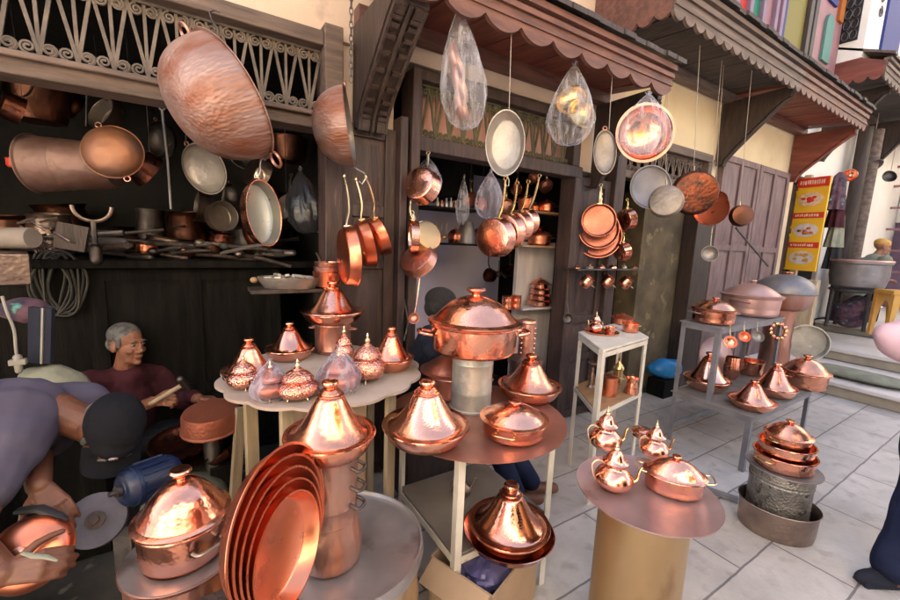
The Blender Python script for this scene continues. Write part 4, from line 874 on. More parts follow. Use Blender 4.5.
c, R, H = fit(622, 325, z1, 22, 316, .8); pot(c, R, H * .8, H * .5, 'flat lidded copper pan at the back of the white rack top', 'copper_red', 'copper', handles=0)
z1 = SS + .001
c, R, H = fit(608, 397, z1, 17, 376, .9)
t = thing('canister', 'straight copper canister on the shelf of the white rack', 'canister', c); MB().lathe([(0, 0), (R, 0), (R, H * .9), (R * 1.05, H * .91), (R * 1.05, H * .97), (R * .95, H), (0, H)], 32).build('body', 'copper_red', t)
c, R, H = fit(631, 395, z1, 14, 378, .8)
t = thing('coffee_pot', 'small copper coffee pot with a long handle on the white rack shelf', 'coffee pot', c)
MB().lathe([(0, 0), (R * 1.0, 0), (R * 1.02, H * .15), (R * .8, H * .7), (R * .78, H * .75), (R * .95, H * .97), (R * .97, H), (R * .9, H), (R * .7, H * .6), (0, H * .55)], 32).build('body', 'copper', t)
MB().tube([Vector((0, 0, H * .85)) - RT * R * .8, Vector((0, 0, H * 1.15)) - RT * R * 3.4], .004, 7).build('handle', 'brass', t)
c, R, H = fit(617, 385, z1, 10, 357, .8)
solo('brass_jar', 'slim brass jar with a pointed lid at the back of the white rack shelf', 'jar', MB().lathe([(0, 0), (R, 0), (R, H * .55), (R * 1.15, H * .58), (R * 1.1, H * .64), (R * .5, H * .76), (R * .25, H * .86), (R * .3, H * .92), (0, H)], 28), 'brass', c)
c, R, H = fit(591, 388, z1, 10, 362, .8)
solo('goblet', 'pewter goblet with a wide rim at the left of the white rack shelf', 'goblet', MB().lathe([(0, 0), (R, 0), (R * .6, H * .1), (R * .7, H * .4), (R * .3, H * .6), (R * .3, H * .8), (R * 1.1, H * .96), (R * 1.1, H), (0, H * .95)], 28), 'pewter', c)

# ------------------------------------------------------------------ large grey rack
t = thing('display_rack', 'large grey painted angle iron rack stepped like a stair', 'rack', (3.9, 1.4, 0), None, 'angle iron display racks')
X0, X1, Yb, Yf, Ym, ZU, ZL = 3.33, 4.50, 1.70, 1.13, 1.41, 1.03, .43
for x, y, z in ((X0, Yb, ZU), (X1, Yb, ZU), (X0, Yf, ZL), (X1, Yf, ZL)):
    angle_leg(MB(), (x, y, 0), (x, y, z), ((X0 + X1) / 2, (Yb + Yf) / 2), .036).build('leg', 'grey_paint', t, world=True)
for x in (X0, X1): angle_leg(MB(), (x, Ym, ZL), (x, Ym, ZU), ((X0 + X1) / 2, Yb), .036).build('upright', 'grey_paint', t, world=True)
MB().span((X0 - .01, Ym - .012, ZU - .006), (X1 + .01, Yb + .012, ZU + .004)).build('top', 'grey_paint', t, world=True)
MB().span((X0 - .01, Yf - .012, ZL - .006), (X1 + .01, Yb + .012, ZL + .004)).build('shelf', 'board_grey', t, world=True)
for z, y0, y1 in ((ZU - .028, Ym, Yb), (ZL - .028, Yf, Yb)):
    for a_, b_ in (((X0 + .02, y0 - .003, z - .02), (X1 - .02, y0 + .003, z + .02)), ((X0 + .02, y1 - .003, z - .02), (X1 - .02, y1 + .003, z + .02)), ((X0 - .003, y0 + .005, z - .02), (X0 + .003, y1 - .005, z + .02)), ((X1 - .003, y0 + .005, z - .02), (X1 + .003, y1 - .005, z + .02))):
        MB().span(a_, b_).build('rail', 'grey_paint', t, world=True)
MB().span((X0 + .02, Yb - .003, .1), (X1 - .02, Yb + .003, .14)).build('rail', 'grey_paint', t, world=True)
zU = ZU + .005; zL = ZL + .005
c, R, H = fit(712, 325, zU, 46, 298, .8); pot(c, R, H * .55, H * .45, 'shallow hammered copper pot with a bright lid at the left of the grey rack top', 'copper', 'tin', rot=YAW + .1, knob=.16)
c, R, H = fit(748, 317, zU, 62, 281, .8); pot(c, R, H * .58, H * .42, 'wide dull copper pot with a domed lid on the grey rack top', 'copper_pink', 'copper_dull', rot=YAW + .6, knob=.12)
for px, py, w_, top, lab in ((705, 392, 50, 352, 'copper tagine at the left of the grey rack shelf'), (750, 411, 52, 380, 'low copper tagine at the front corner of the grey rack shelf'), (772, 398, 50, 363, 'copper tagine in the middle of the grey rack shelf')):
    c, R, H = fit(px, py, zL, w_, top, .6); tagine(c, R, H, lab)
c, R, H = fit(802, 390, zL, 50, 356, .8); pot(c, R, H * .5, H * .5, 'round lidded copper pot at the right end of the grey rack shelf', 'copper', 'copper', rot=YAW, knob=.2)
c, R, H = fit(730, 380, zL, 17, 357, .8)
solo('fluted_cup', 'fluted copper cup behind the tagines on the grey rack shelf', 'cup', MB().lathe([(0, 0), (R * .6, 0), (R * .95, H * .2), (R, H * .5), (R * .85, H), (R * .78, H), (R * .85, H * .3), (0, H * .2)], 48, wob=lambda a, z: 1 + .07 * abs(math.sin(6 * a))), 'copper', c)
c, R, H = fit(750, 376, zL, 26, 358, .8); pot(c, R, H * .85, H * .3, 'open copper saucepan at the back of the grey rack shelf', 'copper_smooth', 'tin', lid=False, handles=1, rot=YAW + PI)
dcx = XP(716, 356, 3.8); t = None
q = ori(Vector((-.35, -.9, .25)))
solo('copper_disc', 'plain pink copper disc leaning behind the grey rack', 'disc', MB().lathe([(0, 0), (wid(YP(716, 356, 1.83), 46), 0), (wid(YP(716, 356, 1.83), 47), .003), (wid(YP(716, 356, 1.83), 46), .006), (0, .006)], 48), 'copper_pink', YP(716, 356, 1.86), q)
def ladle(p, R, L, label, m='copper', hm='brass_pale', n=None, name='ladle'):
    """hangs from its handle end at p"""
    q = ori(n if n is not None else cd(-.2, .3, 1)); t = thing(name, label, 'ladle', p, q, 'hanging copper ladles')
    b = bowl_prof(R, R * .7, 8, .85)
    MB().lathe([(r, z - R * .7) for r, z in b] + [(R * .96, 0)] + [(r * .95, z * .95 - R * .66) for r, z in b][::-1], 28, off=(0, -L - R, 0)).build('bowl', m, t)
    MB().tube([(0, -L, 0), (0, -L * .6, -.004), (0, -L * .1, .004), (0, 0, .012), (0, .012, .004), (0, .006, -.01)], .0035, 7).build('handle', hm, t)
    return t
zh = ZU - .03
for px, py, w_, m, lab in ((730, 341, 15, 'copper', 'dark red copper ladle hanging leftmost under the grey rack top'), (744, 337, 13, 'copper_red', 'bright red copper ladle hanging under the grey rack top'), (757, 337, 14, 'tin', 'tinned ladle hanging under the grey rack top')):
    p = YP(px, py - 14, Ym - .02); ladle(p, wid(p, w_), .07, lab, m)
ch = YP(778, 331, Ym - .04)
t = thing('copper_garland', 'garland of small copper cups hanging at the right end of the grey rack', 'garland', ch)
rg = MB(); Rg = wid(ch, 19)
q = ori(cd(-.1, .1, 1))
rg.tube([q @ Vector((Rg * math.cos(a), Rg * math.sin(a), 0)) for a in [2 * PI * k / 24 for k in range(24)]], .004, 6, closed=True); rg.build('ring', 'brass', t)
for k in range(11):
    a = 2 * PI * k / 11; MB().ell(q @ Vector((Rg * math.cos(a), Rg * math.sin(a), 0)), (.017, .017, .02), rot=(a, .5, 0)).build('cup', 'copper' if k % 3 else 'brass', t)

# ------------------------------------------------------------------ engraved can in a baking pan on the pavement
g = G(772, 541, 0); h = Vector((g.x, g.y, 0)).normalized(); Rp = wid(g, 88); c = g + h * Rp * .80; c.z = .002
t = thing('baking_pan', 'old blackened oval baking pan on the pavement', 'pan', c, YAW - .25)
MB().lathe([(0, 0), (Rp * .93, 0), (Rp * .96, .03), (Rp * .98, .145), (Rp * 1.03, .165), (Rp * 1.01, .168), (Rp * .95, .15), (Rp * .93, .03), (Rp * .9, .008), (0, .008)], 56, sy=.88).build('body', 'pewter', t)
cb = Vector((c.x, c.y, .0115)) + h * .02 - RT * .012; Rc = wid(cb, 64); zc = topz(cb - h * Rc, 477)
t = thing('engraved_can', 'upturned grey can with engraved bands standing in the baking pan', 'can', cb)
hh = zc - cb.z
MB().lathe([(0, 0), (Rc, 0), (Rc * 1.0, hh * .2), (Rc, hh * .78), (Rc * 1.03, hh * .8), (Rc, hh * .82), (Rc * 1.03, hh * .86), (Rc, hh * .88), (Rc, hh), (0, hh)], 48).build('body', 'engraved', t)
cz = Vector((cb.x, cb.y, cb.z + hh + .001)); Rg = wid(cz, 80)
solo('metal_disc', 'flat grey metal disc on the engraved can', 'disc', MB().lathe([(0, 0), (Rg, 0), (Rg * 1.01, .004), (Rg, .008), (0, .008)], 48), 'grey_alu', cz)
z = cz.z + .009; k = Vector((cz.x, cz.y, z)) - h * .01
hs = topz(k, 421) - z; Ra, Rb_, Rc_ = wid(k, 70) , wid(k, 63), wid(k, 52)
pot(k, Ra, hs * .30, .01, 'widest copper pan at the bottom of the three pan stack on the grey disc', 'copper', 'brass', lid=False, rot=YAW + .3, sy=.9, taper=.95, group='stacked copper pans on the grey disc')
pot(k + Vector((0, 0, hs * .2)), Rb_, hs * .33, .01, 'middle copper pan of the three pan stack', 'copper', 'brass', lid=False, rot=YAW + .3, sy=.9, taper=.95, handles=0, group='stacked copper pans on the grey disc')
pot(k + Vector((0, 0, hs * .43)), Rc_, hs * .27, hs * .30, 'lidded copper pan on top of the three pan stack', 'copper', 'brass', rot=YAW + .3, sy=.9, taper=.95, group='stacked copper pans on the grey disc')
# galvanised bar lying on the ground to the baking pan
a, b = G(668, 476, .02), G(738, 500, .02)
solo('iron_bar', 'grey angle iron bar lying on the pavement beside the baking pan', 'bar', MB().add(*(lambda m: (m.v, m.f))(flat_bar(MB(), a, b, .03, .03, (0, 0, 1)))), 'grey_paint', (0, 0, 0))

# ------------------------------------------------------------------ purple pot, lid drum, blue bag by the wall
p = G(783, 395, 0)
pq = YP(783, 300, 1.62); pp = Vector((pq.x, pq.y, 0)); Rq = wid(pq, 62)
zr = topz(pp, 293); zb2 = topz(pp, 309); zt2 = topz(pp, 272)
t = thing('pedestal', 'dented copper pedestal drum under the big mauve pot', 'pedestal', pp)
MB().lathe([(0, .002), (Rq * .62, .002), (Rq * .60, .3), (Rq * .5, zb2 * .62), (Rq * .52, zb2 * .64), (Rq * .48, zb2 * .7), (Rq * .50, zb2 - .02), (Rq * .52, zb2), (0, zb2)], 40).build('drum', 'copper_wash', t)
t = thing('couscous_pot', 'big mauve metal pot with a wide domed lid by the purple door', 'pot', (pp.x, pp.y, zb2 + .001))
MB().lathe([(0, 0), (Rq * .7, 0), (Rq * .86, .03), (Rq * .97, (zr - zb2) * .8), (Rq, zr - zb2), (Rq * .9, zr - zb2 - .005), (0, zr - zb2 - .02)], 48).build('body', 'copper_wash', t)
l = MB().lathe([(Rq * 1.06, zr - zb2), (Rq * 1.08, zr - zb2 + .012)] + [(Rq * 1.04 * math.cos(a), zr - zb2 + .012 + (zt2 - zr) * .85 * math.sin(a)) for a in [PI / 2 * k / 10 for k in range(11)]], 48).build('lid', 'grey_alu', t)
MB().lathe([(.03, zt2 - zb2 - .03), (.05, zt2 - zb2 - .005), (.05, zt2 - zb2), (0, zt2 - zb2)], 20).build('knob', 'copper', l)
dd = YP(806, 342, 1.45); q = ori(cd(-.55, -.02, .8)); Rl = wid(dd, 46)
solo('sieve_drum', 'dark shallow metal drum standing on edge behind the grey rack', 'drum', MB().lathe([(0, 0), (Rl, 0), (Rl, .14), (Rl * 1.03, .15), (Rl * .96, .15), (Rl * .93, .03), (0, .03)], 44), 'galvanised', dd - (q @ Vector((0, 0, .08))), q)
p = YP(664, 377, 2.33)
solo('wooden_crate', 'low black crate under the bright blue plastic bag', 'crate', MB().span((-.15, -.1, 0), (.15, .1, p.z - .004)), 'soot_wood', (p.x, p.y, .001), bev=.005)
lp = MB().ell((0, 0, .10), (.19, .14, .11), seg=26, rings=16); lp.v = [Vector((v.x, v.y, max(v.z, 0))) * (1 + .18 * noise.noise(v * 7)) for v in lp.v]
solo('plastic_bag', 'bright blue plastic bag on the ground against the mossy pier', 'bag', lp, 'blue_plastic', (p.x, p.y, p.z), YAW)

# ------------------------------------------------------------------ hanging over the workshop front
# big long pot hung from the frieze
p = YP(232, 98, 2.05); n_ = cd(.55, .50, -.55); t = basin(p, wid(p, 138), .24, n_, cd(-.35, 1, 0), 'huge dull copper pot hanging mouth sideways before the iron frieze', 'copper_chalk', 'tin_dull', sx=.82, rings=2, name='hanging_pot', cat='pot', p=.75, hr=.13)
a = YP(212, 12, 2.2); b = YP(216, 42, 2.1); hook(t, a, b)
t['group'] = 'pots hanging at the workshop front'
# half round bowl on a chain
p = YP(350, 127, 2.1); n_ = cd(1, .12, -.12); R = wid(p, 78)
t = basin(p, R, R * .95, n_, UP, 'half round copper bowl hanging on a chain by the carved bracket', 'copper_chalk', 'tin_dull', rings=1, name='hanging_bowl', cat='bowl', p=.9)
t['group'] = 'pots hanging at the workshop front'
tp = YP(351, 82, 2.1); chain(t, tp, tp + Vector((0, 0, .62)), 20)
# tinned oval pan
p = YP(265, 213, 2.05); n_ = cd(.93, .05, .30)
t = saucepan(p, wid(p, 72), .05, n_, cd(-.25, 1, 0), 0, 'tinned oval pan hanging under the huge copper pot', 'copper', 'tin_smooth', ring=True, group='pots hanging at the workshop front', sx=.72)
hook(t, YP(262, 160, 2.05), YP(257, 178, 2.05), 'steel')
# cauldron lying sideways, pan with a ring and small bowl in the dark
p = YP(36, 164, 2.9); n_ = cd(-.95, -.02, .15); R = wid(p, 80); q = ori(n_, UP); L_ = .36
t = thing('cauldron', 'pinkish tinned cauldron hanging sideways in the dark workshop', 'cauldron', p - n_ * L_, q, 'pots hanging in the workshop')
MB().lathe([(0, 0), (R * .72, 0), (R * .8, .02), (R * .9, L_ * .6), (R * .92, L_ * .615), (R * .91, L_ * .63), (R * .98, L_ * .97), (R * 1.04, L_ * .985), (R * 1.04, L_), (R * .96, L_), (R * .88, L_ * .5), (R * .76, .04), (0, .03)], 52).build('body', 'copper_soot', t)
MB().tube(loop_handle(R * .86, L_ * .3, 2.4, .06, .05, .007), .007, 8).build('handle', 'copper_dull', t)
p = YP(113, 152, 2.6); n_ = cd(-.35, -.02, -.93); t = basin(p, wid(p, 66), .07, n_, cd(-.5, 1, 0), 'dull orange copper pan hanging before the tinned cauldron', 'copper_orange', 'tin_dull', rings=2, name='hanging_pan', cat='pan', p=.8, hr=.1, group='pots hanging in the workshop')
cord(t, YP(86, 126, 2.6), YP(86, 55, 2.45), 'iron', .003)
p = YP(204, 169, 2.75); t = basin(p, wid(p, 56), .05, cd(-.2, -.42, .88), cd(-.4, 1, 0), 'shallow tinned dish hanging behind the huge copper pot', 'tin_dull', 'tin', rings=1, name='hanging_dish', cat='dish', group='pots hanging in the workshop')
cord(t, YP(186, 146, 2.75), YP(184, 95, 2.6), 'iron', .003)
a, b = YP(162, 110, 2.75), YP(171, 209, 2.75)
solo('iron_rod', 'thin iron rod hanging straight down in the dark workshop', 'rod', MB().tube([(0, 0, 0), (b - a) * .5 + Vector((.004, 0, 0)), b - a], .006, 7).tube(arc((0, 0, .012), .012, 0, 2 * PI, 12)[:-1], .004, 6, closed=True), 'grey_alu', a)
# dark pots under the workshop ceiling
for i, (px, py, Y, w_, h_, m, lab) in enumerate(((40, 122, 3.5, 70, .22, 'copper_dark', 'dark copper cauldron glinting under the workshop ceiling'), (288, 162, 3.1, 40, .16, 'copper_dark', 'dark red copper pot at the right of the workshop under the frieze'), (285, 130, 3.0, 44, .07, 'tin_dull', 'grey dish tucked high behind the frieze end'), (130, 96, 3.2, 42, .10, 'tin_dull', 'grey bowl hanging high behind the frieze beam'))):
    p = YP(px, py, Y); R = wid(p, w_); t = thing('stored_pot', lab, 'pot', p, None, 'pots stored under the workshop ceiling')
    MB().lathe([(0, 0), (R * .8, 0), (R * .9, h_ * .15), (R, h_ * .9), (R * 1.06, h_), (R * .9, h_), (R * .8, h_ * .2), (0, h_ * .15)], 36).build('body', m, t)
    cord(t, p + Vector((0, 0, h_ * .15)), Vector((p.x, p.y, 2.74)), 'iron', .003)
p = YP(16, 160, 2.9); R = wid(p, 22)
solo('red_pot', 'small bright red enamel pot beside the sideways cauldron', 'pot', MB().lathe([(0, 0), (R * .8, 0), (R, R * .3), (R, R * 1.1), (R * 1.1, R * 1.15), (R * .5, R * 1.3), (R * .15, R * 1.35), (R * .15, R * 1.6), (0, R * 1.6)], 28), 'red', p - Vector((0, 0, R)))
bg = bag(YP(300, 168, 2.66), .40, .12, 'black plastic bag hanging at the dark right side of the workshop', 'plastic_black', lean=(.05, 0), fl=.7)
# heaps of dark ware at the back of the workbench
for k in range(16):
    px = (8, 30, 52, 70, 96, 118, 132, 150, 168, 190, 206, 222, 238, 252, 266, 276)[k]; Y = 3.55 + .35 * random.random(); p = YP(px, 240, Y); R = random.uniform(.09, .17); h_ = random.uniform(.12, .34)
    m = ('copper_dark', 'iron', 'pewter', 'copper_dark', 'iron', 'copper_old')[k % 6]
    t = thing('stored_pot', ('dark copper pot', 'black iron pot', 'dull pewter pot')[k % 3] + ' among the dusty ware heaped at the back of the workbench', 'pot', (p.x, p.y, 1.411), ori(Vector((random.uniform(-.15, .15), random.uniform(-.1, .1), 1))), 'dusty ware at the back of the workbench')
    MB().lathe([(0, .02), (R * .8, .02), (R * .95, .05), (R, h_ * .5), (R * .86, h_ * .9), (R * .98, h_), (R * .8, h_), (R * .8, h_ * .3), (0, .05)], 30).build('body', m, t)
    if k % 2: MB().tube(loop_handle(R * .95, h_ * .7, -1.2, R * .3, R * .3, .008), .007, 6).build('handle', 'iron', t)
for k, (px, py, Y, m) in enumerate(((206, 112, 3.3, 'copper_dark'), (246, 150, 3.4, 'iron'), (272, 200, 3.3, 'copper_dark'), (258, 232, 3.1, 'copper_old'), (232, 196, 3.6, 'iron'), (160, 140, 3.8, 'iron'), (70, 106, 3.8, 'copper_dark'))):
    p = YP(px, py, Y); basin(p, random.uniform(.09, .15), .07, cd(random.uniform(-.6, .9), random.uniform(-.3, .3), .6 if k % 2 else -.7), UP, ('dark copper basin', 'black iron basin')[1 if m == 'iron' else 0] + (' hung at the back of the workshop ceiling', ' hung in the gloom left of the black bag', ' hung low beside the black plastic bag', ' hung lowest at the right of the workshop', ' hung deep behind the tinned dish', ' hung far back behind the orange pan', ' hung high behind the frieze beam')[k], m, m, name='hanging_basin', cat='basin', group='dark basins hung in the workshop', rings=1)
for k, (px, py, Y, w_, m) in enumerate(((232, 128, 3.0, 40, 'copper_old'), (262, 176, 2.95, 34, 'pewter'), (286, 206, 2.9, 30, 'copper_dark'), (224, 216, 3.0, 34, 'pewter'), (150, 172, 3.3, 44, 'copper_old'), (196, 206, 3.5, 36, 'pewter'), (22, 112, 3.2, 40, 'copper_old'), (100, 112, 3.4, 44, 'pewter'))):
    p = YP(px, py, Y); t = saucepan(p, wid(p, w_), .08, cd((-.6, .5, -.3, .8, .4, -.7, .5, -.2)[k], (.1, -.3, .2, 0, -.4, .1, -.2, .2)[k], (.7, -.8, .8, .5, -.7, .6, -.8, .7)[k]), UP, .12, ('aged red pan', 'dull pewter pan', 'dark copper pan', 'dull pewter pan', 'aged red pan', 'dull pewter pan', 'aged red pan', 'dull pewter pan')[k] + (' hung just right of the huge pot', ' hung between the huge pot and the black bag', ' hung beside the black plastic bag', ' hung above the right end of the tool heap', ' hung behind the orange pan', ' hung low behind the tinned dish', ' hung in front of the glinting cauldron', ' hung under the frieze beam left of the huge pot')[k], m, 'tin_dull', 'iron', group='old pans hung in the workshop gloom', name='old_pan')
    cord(t, p + UP * wid(p, w_), Vector((p.x, p.y, 2.74)), 'iron', .002)
# saucepans with upright handles and the shallow bin on the right door post
p = YP(316, 286, 2.30)
t = thing('wall_shelf', 'small dark shelf bracketed to the post between the copper shops', 'shelf', p); t.location
MB().box((-.12, .0, -.015), (.44, .18, .02)).build('board', 'wood_dark', t, bev=.003); MB().box((.02, .06, -.1), (.03, .05, .15)).build('bracket', 'wood_dark', t)
q0 = WM[t.name].translation
tb = thing('metal_bin', 'rusty flat metal bin with wooden knobs full of scraps', 'bin', q0 + Vector((-.14, -.02, -.004)), YAW + .25)
MB().lathe([(0, 0), (.13, 0), (.155, .035), (.165, .06), (.158, .06), (.125, .01), (0, .01)], 40, sy=.55).build('body', 'tin_dull', tb)
for s in (-1, 1): MB().ell((s * .18, 0, .04), (.02, .016, .016)).build('knob', 'wood_shelf', tb)
sp_ = MB()
for k in range(9): sp_.box((random.uniform(-.09, .09), random.uniform(-.04, .04), .03 + .004 * k), (.09, .02, .012), (random.uniform(-.3, .3), random.uniform(-.3, .3), random.uniform(0, 3)))
o = solo('scrap_metal', 'scraps of sheet metal heaped in the rusty bin', 'scrap', sp_, 'galvanised', q0 + Vector((-.14, -.02, .004)), YAW); o['kind'] = 'stuff'
pp_ = q0 + Vector((.055, -.045, 0))
for k, (dz, m, rt, lab) in enumerate(((0, 'copper_red', 2.2, 'tinned copper saucepan at the bottom of the nested stack by the post'), (.028, 'copper_dull', 1.25, 'second saucepan of the nested stack by the post'), (.054, 'copper_dull', 1.0, 'third saucepan of the nested stack by the post'))):
    R = .082 - .005 * k; t = thing('saucepan', lab, 'saucepan', pp_ + Vector((0, 0, dz)), YAW, 'nested saucepans by the door post')
    MB().lathe(cup_profile(R, .085, .86) + [(R * .96, .085), (R * .8, .01), (0, .01)], 36).build('body', m, t)
    a_ = rt; d_ = Vector((math.cos(a_), math.sin(a_), 0)); s_ = d_ * R
    MB().tube(spl([s_ + Vector((0, 0, .07)), s_ + d_ * .02 + Vector((0, 0, .10)), s_ + d_ * (.07 if k == 0 else .03) + Vector((0, 0, .15)), s_ + d_ * (.12 if k == 0 else .035) + Vector((0, 0, .18 + .03 * k))], 4), [.006] * 13, 8, flat=.5).build('handle', 'brass_pale', t)
# three red copper pans hanging before the shutter
for i, (px, py, Y, w_, n_, m, lab) in enumerate(((353, 256, 2.02, 62, cd(-.85, -.1, .45), 'copper_red', 'largest copper frying pan hanging by a brass handle before the shutter'), (369, 243, 2.12, 50, cd(-.85, -.25, .35), 'copper_red', 'middle copper frying pan hanging before the shutter'), (382, 235, 2.2, 42, cd(-.80, -.4, .32), 'copper_red', 'smallest copper frying pan hanging before the shutter'))):
    p = YP(px, py, Y); R = wid(p, w_); n2 = -n_
    top = YP(361, 182, 2.12); L = (top - p).length - R * .95
    saucepan(p, R, .055, -n_, (top - p).normalized(), max(L, .1), lab, m, 'copper_red', 'brass_pale', hw=1.1)
t = thing('ring_hook', 'bent iron hook holding the three pans before the shutter', 'hook', YP(361, 178, 2.12))
MB().tube([YP(x, y, 2.12) for x, y in ((351, 165), (357, 169), (364, 173), (366, 178), (362, 184), (359, 181))], .004, 7).build('hook', 'steel', t, world=True)
# pans on the left post of the second shop
for px, py, Y, w_, n_, m, hp, lab, d in ((425, 188, 2.22, 36, cd(.45, -.15, -.85), 'copper', (419, 150), 'copper saucepan hanging base outwards at the top of the left door post', .085),
                              (424, 238, 2.24, 32, cd(-.55, -.2, -.75), 'brass_tan', (418, 212), 'brassy saucepan hanging below it on the left door post', .06),
                              (410, 236, 2.2, 34, cd(-.93, 0, .2), 'copper', (404, 205), 'copper saucepan hanging edge on against the left door post', .05),
                              (420, 262, 2.22, 38, cd(.4, -.5, -.72), 'copper_dull', (410, 236), 'lowest copper saucepan on the left door post', .06)):
    p = YP(px, py, Y); R = wid(p, w_); top = YP(*hp, Y); u = (top - p)
    saucepan(p, R, d, n_, u.normalized(), max(.06, u.length - R), lab, m, 'copper', 'brass_pale')
p = YP(420, 279, 2.22); ladle(p, .035, .22, 'long copper ladle hanging on the left door post', 'copper_dull', 'copper')
p = YP(404, 300, 2.25); t = thing('iron_tongs', 'dark iron tongs hanging low on the left door post', 'tongs', p)
MB().tube([(0, 0, 0), (-.02, -.01, -.15), (.0, -.01, -.26)], .006, 6).tube([(0, 0, 0), (.03, -.01, -.14), (.0, -.015, -.26)], .006, 6).build('arm', 'iron', t)
# ------------------------------------------------------------------ under the first awning
bag(YP(459, 5, 1.9), .60, .118, 'long clear plastic bag of copper pans hanging from the red awning', lean=(.06, 0), fl=.8)
p = YP(460, 70, 1.9)
for k, (dx, dz, r) in enumerate(((-.01, .05, .085), (.015, -.06, .095), (.03, -.17, .08))):
    basin(p + RT * dx + Vector((0, 0, dz)), r, .05, cd(.9, .2, .3), UP, ('copper dish at the top of the long plastic bag', 'copper dish in the middle of the long plastic bag', 'copper dish at the bottom of the long plastic bag')[k], 'copper_pink', 'copper_pink', rings=0, name='bagged_dish', cat='dish', group='copper dishes inside the long bag')
bag(YP(575, 62, 1.9), .50, .145, 'round clear plastic bag of brass ware hanging from the red awning', fl=.75)
p = YP(576, 103, 1.9)
for k, (dx, dz) in enumerate(((-.03, .02), (.045, -.06))):
    basin(p + RT * dx + Vector((0, 0, dz)), .10, .06, cd(-.3 + .6 * k, .2, .9), UP, ('brass dish at the upper left inside the round plastic bag', 'brass dish at the lower right inside the round plastic bag')[k], 'brass', 'brass', rings=0, name='bagged_dish', cat='dish', group='brass dishes inside the round bag')
p = YP(505, 143, 1.85); R = wid(p, 64)
t = saucepan(p, R, .05, cd(-.30, -.12, .93), cd(.02, 1, 0), 0, 'white tinned oval pan hanging on a cord from the red awning', 'tin', 'tin', sx=.62, taper=.80)
cord(t, YP(509, 112, 1.85), YP(512, 14, 1.84)); 
t = basin(YP(605, 152, 1.88), wid(YP(605, 152, 1.88), 46), .02, cd(-.1, 0, 1), UP, 'thin oval tinned plate hanging beside the bagged copper bowl', 'tin_dull', 'tin_dull', sx=.5, rings=1, name='hanging_plate', cat='plate')
cord(t, YP(609, 130, 1.88), YP(613, 66, 1.84))
p = YP(645, 133, 1.72); R = wid(p, 58)
t = basin(p, R, .11, cd(-.10, -.15, 1), UP, 'shiny copper bowl facing outwards in a clear bag at the awning end', 'copper_smooth', 'copper_smooth', sx=1.0, rings=0, name='hanging_bowl', cat='bowl', p=.8)
MB().lathe([(R * .98, 0), (R * 1.08, .01), (R * 1.10, .016), (R * 1.0, .016)], 48, off=(0, 0, .10)).build('rim', 'copper_pink', t)
bag(YP(649, 92, 1.72), .40, .175, 'clear plastic bag round the shiny copper bowl at the awning end', fl=.55)
# pan bunch in the second doorway
top = YP(507, 184, 2.05)
for i, (px, py, w_, lab) in enumerate(((491, 238, 40, 'largest and front copper saucepan of the bunch in the doorway'), (503, 232, 36, 'second copper saucepan of the bunch in the doorway'), (513, 227, 32, 'third copper saucepan of the bunch in the doorway'), (521, 222, 28, 'smallest and last copper saucepan of the bunch in the doorway'))):
    p = YP(px, py, 2.05 + .03 * i); R = wid(p, w_); u = top + RT * .02 * i - p; d = .09
    nn = cd(.62, .16, -.75)
    saucepan(p + nn * d, R, d, nn, u.normalized(), max(.08, u.length - R), lab, 'copper', 'copper', 'brass', taper=.97, group='copper saucepans bunched in the doorway', name='saucepan', cat='saucepan')
t = thing('ring_hook', 'steel hook holding the saucepan bunch in the doorway', 'hook', YP(508, 180, 2.05)); hook(t, YP(508, 172, 2.07), YP(508, 186, 2.06), 'steel')
bag(YP(491, 170, 2.35), .34, .10, 'rounded lilac plastic bag hanging inside the second doorway', 'plastic_lilac', fl=.8)
bag(YP(464, 176, 2.6), .36, .05, 'narrow whitish plastic bag hanging inside the second doorway', fl=.9)
bag(YP(428, 156, 2.5), .26, .10, 'pale green plastic bag at the upper left of the second doorway', 'plastic_lilac', fl=.8)
# three pans facing outwards on the open shutter
top = YP(602, 182, 2.26)
for i, (px, py, Y, w_, L, lab) in enumerate(((599, 236, 2.32, 46, 0, 'largest copper frying pan at the back of the three on the right shutter'), (599, 229, 2.27, 41, 0, 'middle copper frying pan of the three on the right shutter'), (599, 220, 2.22, 35, .14, 'smallest copper frying pan in front with a long handle on the right shutter'))):
    p = YP(px, py, Y); R = wid(p, w_); saucepan(p, R, .035, cd(-.25, -.02, 1), cd(.05, 1, 0), max(L, .12), lab, 'copper_rosy', 'copper_rosy', 'brass_pale')
for px, py, w_, hp, lab in ((629, 219, 24, (634, 203), 'copper pan hanging edge on high beside the right shutter'), (625, 251, 20, (630, 236), 'copper pan hanging edge on low beside the right shutter')):
    p = YP(px, py, 2.18); R = wid(p, w_); u = YP(*hp, 2.18) - p; saucepan(p, R, .07, cd(.85, .2, -.3), u.normalized(), .06, lab, 'copper', 'brass_tan', 'brass')
a, b = YP(568, 268, 2.30), YP(634, 269, 2.30)
t = thing('wall_shelf', 'dark iron shelf of copper scraps fixed on the right shutter', 'shelf', (a + b) / 2)
MB().span((a.x, 2.20, a.z - .012), (b.x, 2.39, a.z)).build('board', 'iron', t, world=True)
for k in range(11):
    x = a.x + (b.x - a.x) * (k + .6) / 11.5; hh = random.uniform(.02, .045); R = random.uniform(.025, .035)
    solo('copper_cover', 'small copper cover in the row on the iron shelf of the right shutter', 'cover', MB().lathe([(R, 0), (R, .006), (R * .7, hh * .6), (R * .2, hh * .8), (R * .25, hh), (0, hh)], 20), ('copper', 'copper_dull', 'tin')[k % 3], (x, 2.25 + .06 * (k % 2), a.z + .001), group='small lids on the iron shelf')
